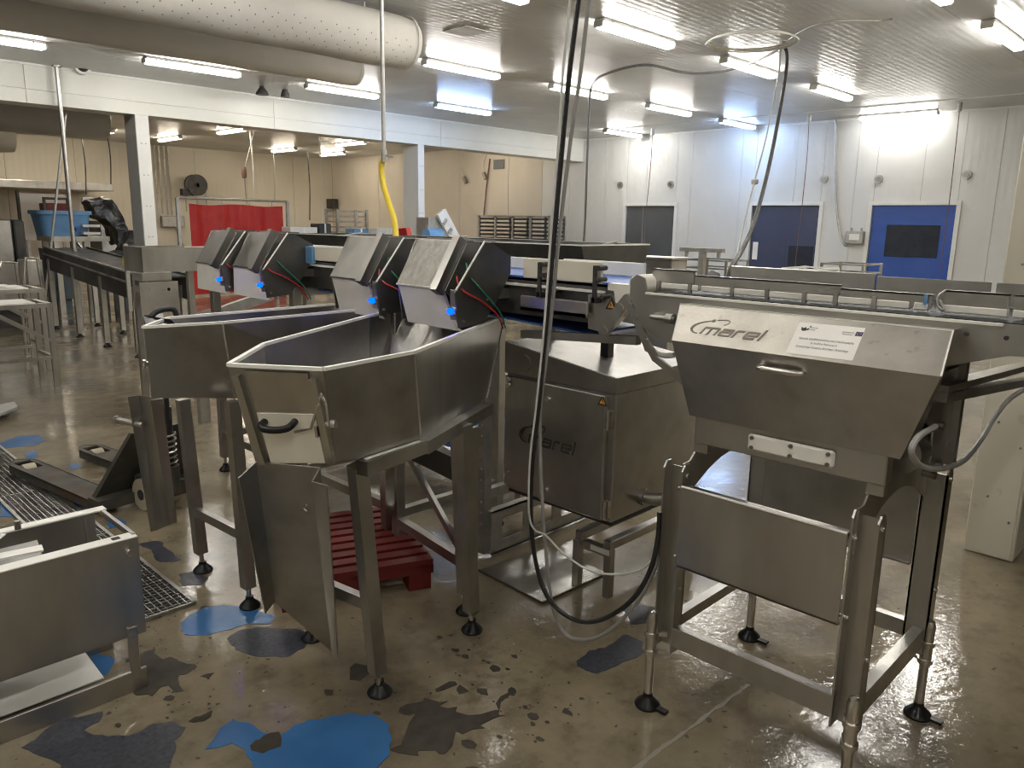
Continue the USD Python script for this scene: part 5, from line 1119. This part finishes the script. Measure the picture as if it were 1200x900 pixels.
sheetbag('black_sheet', 'crumpled black plastic heap low beside the left column', [(120, 300), (142, 296), (152, 274), (155, 296), (146, 302), (128, 306)], 13.4, .4)
a, b_ = P(122, 304, y=13.4), P(153, 304, y=13.4); t = thing('waste_cart', 'low dark cart under the crumpled black plastic heap', 'cart', ((a[0]+b_[0])/2, 13.4, 0))
part(t, 'deck', MB().bx(a[0], b_[0], 13.15, 13.65, b_[2]-.10, b_[2]-.02, .01), dark_metal)
for x in (a[0]+.06, b_[0]-.06):
    for y in (13.2, 13.6): part(t, 'leg', MB().bx(x-.025, x+.025, y-.025, y+.025, 0, b_[2]-.1), dark_metal)
a = P(116, 258, y=15.3); t = thing('covered_machine', 'grey machine half covered by black plastic sheets', 'machine', (a[0]+.2, 15.6, 0))
part(t, 'body', MB().bx(a[0], a[0]+.30, 15.3, 15.9, .7, a[2], .02), galv); part(t, 'frame', MB().bx(a[0]-.2, a[0]+.5, 15.2, 16, .6, .7).bx(a[0]-.15, a[0]-.08, 15.3, 15.4, 0, .6).bx(a[0]+.35, a[0]+.42, 15.8, 15.9, 0, .6), dark_metal)
# dark conveyor at left
a, b_ = P(58, 318, x=3.3), P(170, 340, x=3.3)
zc = .93; ya, yb = P(172, 345, x=3.3)[1]+.2, P(55, 318, x=3.3)[1]
t = thing('dark_conveyor', 'long dark inclined conveyor running back to the black plastic sheets at left', 'conveyor', (3.6, (ya+yb)/2, 0))
part(t, 'side', MB().bar((3.3, ya, .80), (3.3, yb, 1.0), .03, .30), dark_metal); part(t, 'side', MB().bar((3.85, ya, .80), (3.85, yb, 1.0), .03, .30), dark_metal)
part(t, 'belt', MB().bar((3.575, ya, .92), (3.575, yb, 1.12), .5, .02), belt_dark)
part(t, 'rail', MB().bar((3.28, ya, .96), (3.28, yb, 1.16), .02, .02).bar((3.27, ya+.3, .86), (3.27, yb, 1.06), .015, .02), steel)
for f in (.05, .35, .65, .95):
    y = ya+(yb-ya)*f
    for x in (3.3, 3.85): lg = part(t, 'leg', MB().bx(x-.03, x+.03, y-.03, y+.03, .05, .8+.2*f), steel_dull); foot(lg, x, y, .08, .05)
p = P(148, 318, x=3.2); part(t, 'bracket_post', MB().bx(3.19, 3.23, p[1]-.02, p[1]+.02, .55, 1.3), galv)
q = P(153, 307, x=3.2); part(t, 'yellow_grip', MB().bar(P(148, 306, x=3.2), P(157, 310, x=3.2), .08, .10), paint_yellow, label='yellow grip')
# stainless unit behind the rear hopper
a, b_ = P(165, 290, y=6.6), P(241, 289, y=6.6); c = P(167, 319, y=6.6)
t = thing('side_trough', 'short stainless trough with a drilled plate below it, left of the far diverter head', 'trough', ((a[0]+b_[0])/2, 6.8, 0))
part(t, 'trough', MB().bx(a[0], b_[0], 6.6, 6.604, c[2], a[2]).bx(a[0], a[0]+.004, 6.6, 7.0, c[2], a[2]).bx(a[0], b_[0], 6.996, 7.0, c[2], a[2]).bx(a[0], b_[0], 6.6, 7.0, c[2]-.004, c[2]), steel)
part(t, 'lip', MB().bx(a[0]+.35, b_[0], 6.59, 6.612, a[2]-.004, a[2]+.004), steel_glint)
d0, d1 = P(163, 331, y=6.5), P(211, 366, y=6.5)
part(t, 'step_plate', MB().bx(P(166, 319, y=6.55)[0], P(201, 319, y=6.55)[0], 6.55, 6.75, d0[2], c[2]-.004, .004), steel)
pl = sbox(d0[0], d1[2], d1[0], d0[2]).difference(unary_union([Point(P(174, 339, y=6.5)[[0, 2]]).buffer(.014), Point(P(198, 339, y=6.5)[[0, 2]]).buffer(.014)]))
part(t, 'drilled_plate', MB().prism(pl, 'y', 6.5, 6.508), steel_spot)
for x in (d0[0]+.08, b_[0]-.08): part(t, 'leg', MB().bx(x-.025, x+.025, 6.75, 6.8, 0, c[2]-.004), steel_dull)
part(t, 'plate_tie', MB().bx(d0[0]+.05, d0[0]+.12, 6.505, 6.76, d0[2]-.1, d0[2]-.04), steel_dull)
t = thing('bent_beam', 'grey bent box beam in front of the red curtain below the white head panels', 'beam', tuple(v3(P(233, 392, y=5.9), 0)))
q = [v3(P(233, 392, y=5.9), 0), P(233, 372, y=5.9), P(258, 366, y=5.8), P(318, 345, y=5.75)]
for i in range(3): part(t, 'beam_section', MB().bar(q[i], q[i+1], .06, .08), galv)
# table frames at far left
def table(label, x0, x1, y0, y1, z, sheets):
    t = thing('work_table', label, 'table', ((x0+x1)/2, (y0+y1)/2, 0))
    legs4(t, (x0, x1), (y0, y1), z-.04, .045)
    part(t, 'top_frame', MB().bx(x0-.03, x1+.03, y0-.025, y0+.025, z-.04, z).bx(x0-.03, x1+.03, y1-.025, y1+.025, z-.04, z).bx(x0-.025, x0+.025, y0, y1, z-.04, z).bx(x1-.025, x1+.025, y0, y1, z-.04, z), steel)
    for y in (y0, y1): part(t, 'brace', MB().bar((x1, y, z-.36), (x1-.5, y, z-.03), .03, .03), steel)
    part(t, 'low_rail', MB().bx(x0, x1, y0-.015, y0+.015, .26, .29).bx(x1-.015, x1+.015, y0, y1, .26, .29), steel)
    for k in range(sheets): part(t, 'sheet', MB().bx(x0+.05, x1-.1-.1*k, y0+.02, y1-.02, z+.012*k, z+.012*k+.008), steel_glint)
    return t
table('steel table frame with diagonal braces at the left edge, nearer one', .9, 2.14, 8.15, 8.62, .79, 1)
table('steel table frame with stacked sheets at the left edge, farther one', .9, 2.30, 8.98, 9.5, .86, 3)
for (pts, yy_, lb) in [([(52, 350), (44, 303), (30, 302), (28, 345)], 10.2, 'tubular steel push handle behind the table frames, right one'), ([(24, 350), (19, 308), (2, 307), (-14, 345)], 10.2, 'tubular steel push handle behind the table frames, left one')]:
    q = [P(*a, y=yy_) for a in pts]; q = [v3(q[0], 0)]+q+[v3(q[-1], 0)]
    solo('push_handle', lb, 'handle', MB().ring(q, .02, 8), steel_bright, smooth=30)
a = P(0, 250, y=12.6); b_ = P(52, 330, y=12.6)
t = thing('steel_housing', 'dull grey steel machine housing at the left edge of the far room', 'machine', (2.9, 12.9, 0))
part(t, 'body', MB().bx(X0+4.5, P(13, 255, y=12.75)[0], 12.75, 13.6, .3, P(10, 257, y=12.75)[2], .02), steel_dull)
part(t, 'side_box', MB().bx(P(14, 250, y=12.75)[0], P(27, 250, y=12.75)[0], 12.75, 13.3, .5, P(20, 249, y=12.75)[2]-.1, .02), dark_metal)
part(t, 'plinth', MB().bx(X0+4.6, P(45, 250, y=12.75)[0], 12.85, 13.4, 0, .5), dark_metal)
a, b_ = P(30, 305, y=11.), P(53, 335, y=11.)
t = thing('steel_bucket_box', 'square pale steel box between the push handles', 'box', ((a[0]+b_[0])/2, 11.2, 0))
part(t, 'body', MB().bx(a[0], b_[0], 11, 11.4, b_[2], a[2], .01), steel_dull); part(t, 'legs', MB().bx(a[0]+.02, a[0]+.06, 11.02, 11.06, 0, b_[2]), steel_dull); part(t, 'legs', MB().bx(b_[0]-.06, b_[0]-.02, 11.3, 11.34, 0, b_[2]), steel_dull)
# pole and strut by the header
pp_ = P(66, 76, y=BY-.1); t = thing('ceiling_pole', 'slim steel pole from ceiling to floor before the header at left', 'pole', tuple(v3(pp_, 0)))
part(t, 'tube', MB().cyl(v3(pp_, 0), v3(pp_, CZ), .028, n=14), steel, smooth=40); part(t, 'flange', MB().cyl(v3(pp_, CZ-.02), v3(pp_, CZ), .06, n=16).cyl(v3(pp_, 0), v3(pp_, .02), .06, n=16), steel)
a, b_ = P(77, 133, y=12.5), P(57, 312, y=12.48); solo('leaning_rod', 'thin pale rod leaning behind the steel pole', 'rod', MB().cyl(a+(a-b_)*.0, v3(b_, 0)*0+b_+(b_-a)*((0-b_[2])/(b_[2]-a[2])), .018, n=10), galv, smooth=40)
for i, (px, y0, y1, yy_, r, mt, lb) in enumerate([(297, 154, 236, 17.5, .02, cable_white, 'white cable hanging before the red curtain'), (377, 160, 262, 16.5, .014, cable_white, 'white cable hanging above the packing bench'), (101, 158, 228, 20.5, .016, dark_metal, 'dark cable hanging left of the left column'), (130, 160, 216, 19.5, .014, dark_metal, 'dark cable hanging close beside the left column'), (363, 180, 258, 21, .018, dark_metal, 'dark cable hanging left of the steel rack'), (322, 180, 235, 21, .014, cable_grey, 'grey cable hanging at the right edge of the red curtain')]):
    a = P(px, y1, y=yy_); c = [v3(a, CZ), v3(a, (CZ+a[2])/2)+[.04, 0, 0], a]; cable('hanging_cable', lb, 'cable', c, r, mt)
a, m_, b_ = P(298, 158, y=17.4), P(286, 200, y=17.4), P(289, 238, y=17.4)
t = thing('pendant_plug', 'brown pendant plug on a slanting cable above the red curtain', 'plug', tuple(m_))
part(t, 'cable', MB().ring([v3(a, CZ), m_, b_], .014, 8), cable_grey); part(t, 'plug', MB().lathe(m_-[0, 0, .18], [(.001, 0), (.05, .02), (.06, .1), (.05, .25), (.001, .3)], 12), cord_red, smooth=40)
for i, (px, y0, py, lb) in enumerate([(545, 182, 210, 'cable loop with a plug on the tan wall, left one'), (568, 184, 205, 'cable with a plug on the tan wall, right one')]):
    q = P(px, py, x=BX-.06); t = thing('wall_plug', lb, 'plug', tuple(q)); g = P(px+(6 if i else -1), y0, x=BX-.06)
    part(t, 'cable', MB().ring([v3(g, 3.5), (g+q)/2+[0, .15, .1], q], .012, 8, smooth=5), cable_white, smooth=40); part(t, 'plug', MB().bar(q+[0, .05, .06], q+[0, -.05, -.1], .08, .08), bolt_m)
q = [P(574, 186, x=BX-.05), P(570, 220, x=BX-.05), P(567, 252, x=BX-.05)]; cable('hanging_cord', 'dark cord running down the tan wall to the tray rack', 'cord', q, .018, cord_red)
q = [P(*a, z=0) for a in ((-10, 486), (18, 480), (22, 486), (-10, 500))]
solo('steel_plate', 'flat steel plate lying on the floor at the left edge', 'plate', MB().plate([p+[0, 0, .06] for p in q], .02).bx(q[0][0]+.1, q[2][0]-.1, q[2][1]+.02, q[1][1]-.02, 0, .055), galv)
t = None
for i, (py, zc2, lb, x1) in enumerate([(0, 3.2, 'fabric duct end in the far room, cut by the left edge', 1), (1, 3.1, 'grey fabric duct end in the far room left of the left column', 0)]):
    e = P(16, 175, y=19.) if i == 0 else P(124, 146, y=15.5); r = .34 if i == 0 else .28
    V = []; n = 28
    for x, f in ((e[0]-5, 1.), (e[0]-.3, 1.), (e[0], .92), (e[0]+.02, .02)):
        for j in range(n): g = 2*math.pi*j/n; V.append((x, e[1]+r*f*math.cos(g), CZ-.06-r+r*f*math.sin(g)))
    F = []
    for k in range(3):
        for j in range(n): a0, a1 = k*n+j, k*n+(j+1) % n; F += [[a0, a1+n, a1], [a0, a0+n, a1+n]]
    V += [(e[0]-5, e[1], CZ-.06-r)]
    for j in range(n): F.append([j, (j+1) % n, 4*n])
    t = thing('far_duct', lb, 'air duct', (e[0]-2, e[1], CZ-.1-2*r)); part(t, 'sleeve', MB().add(V, F), duct_m, smooth=50)
    for x in (e[0]-4, e[0]-2, e[0]-.4): part(t, 'hanger', MB().cyl((x, e[1], CZ-.1), (x, e[1], CZ), .01, n=8), trim_white)
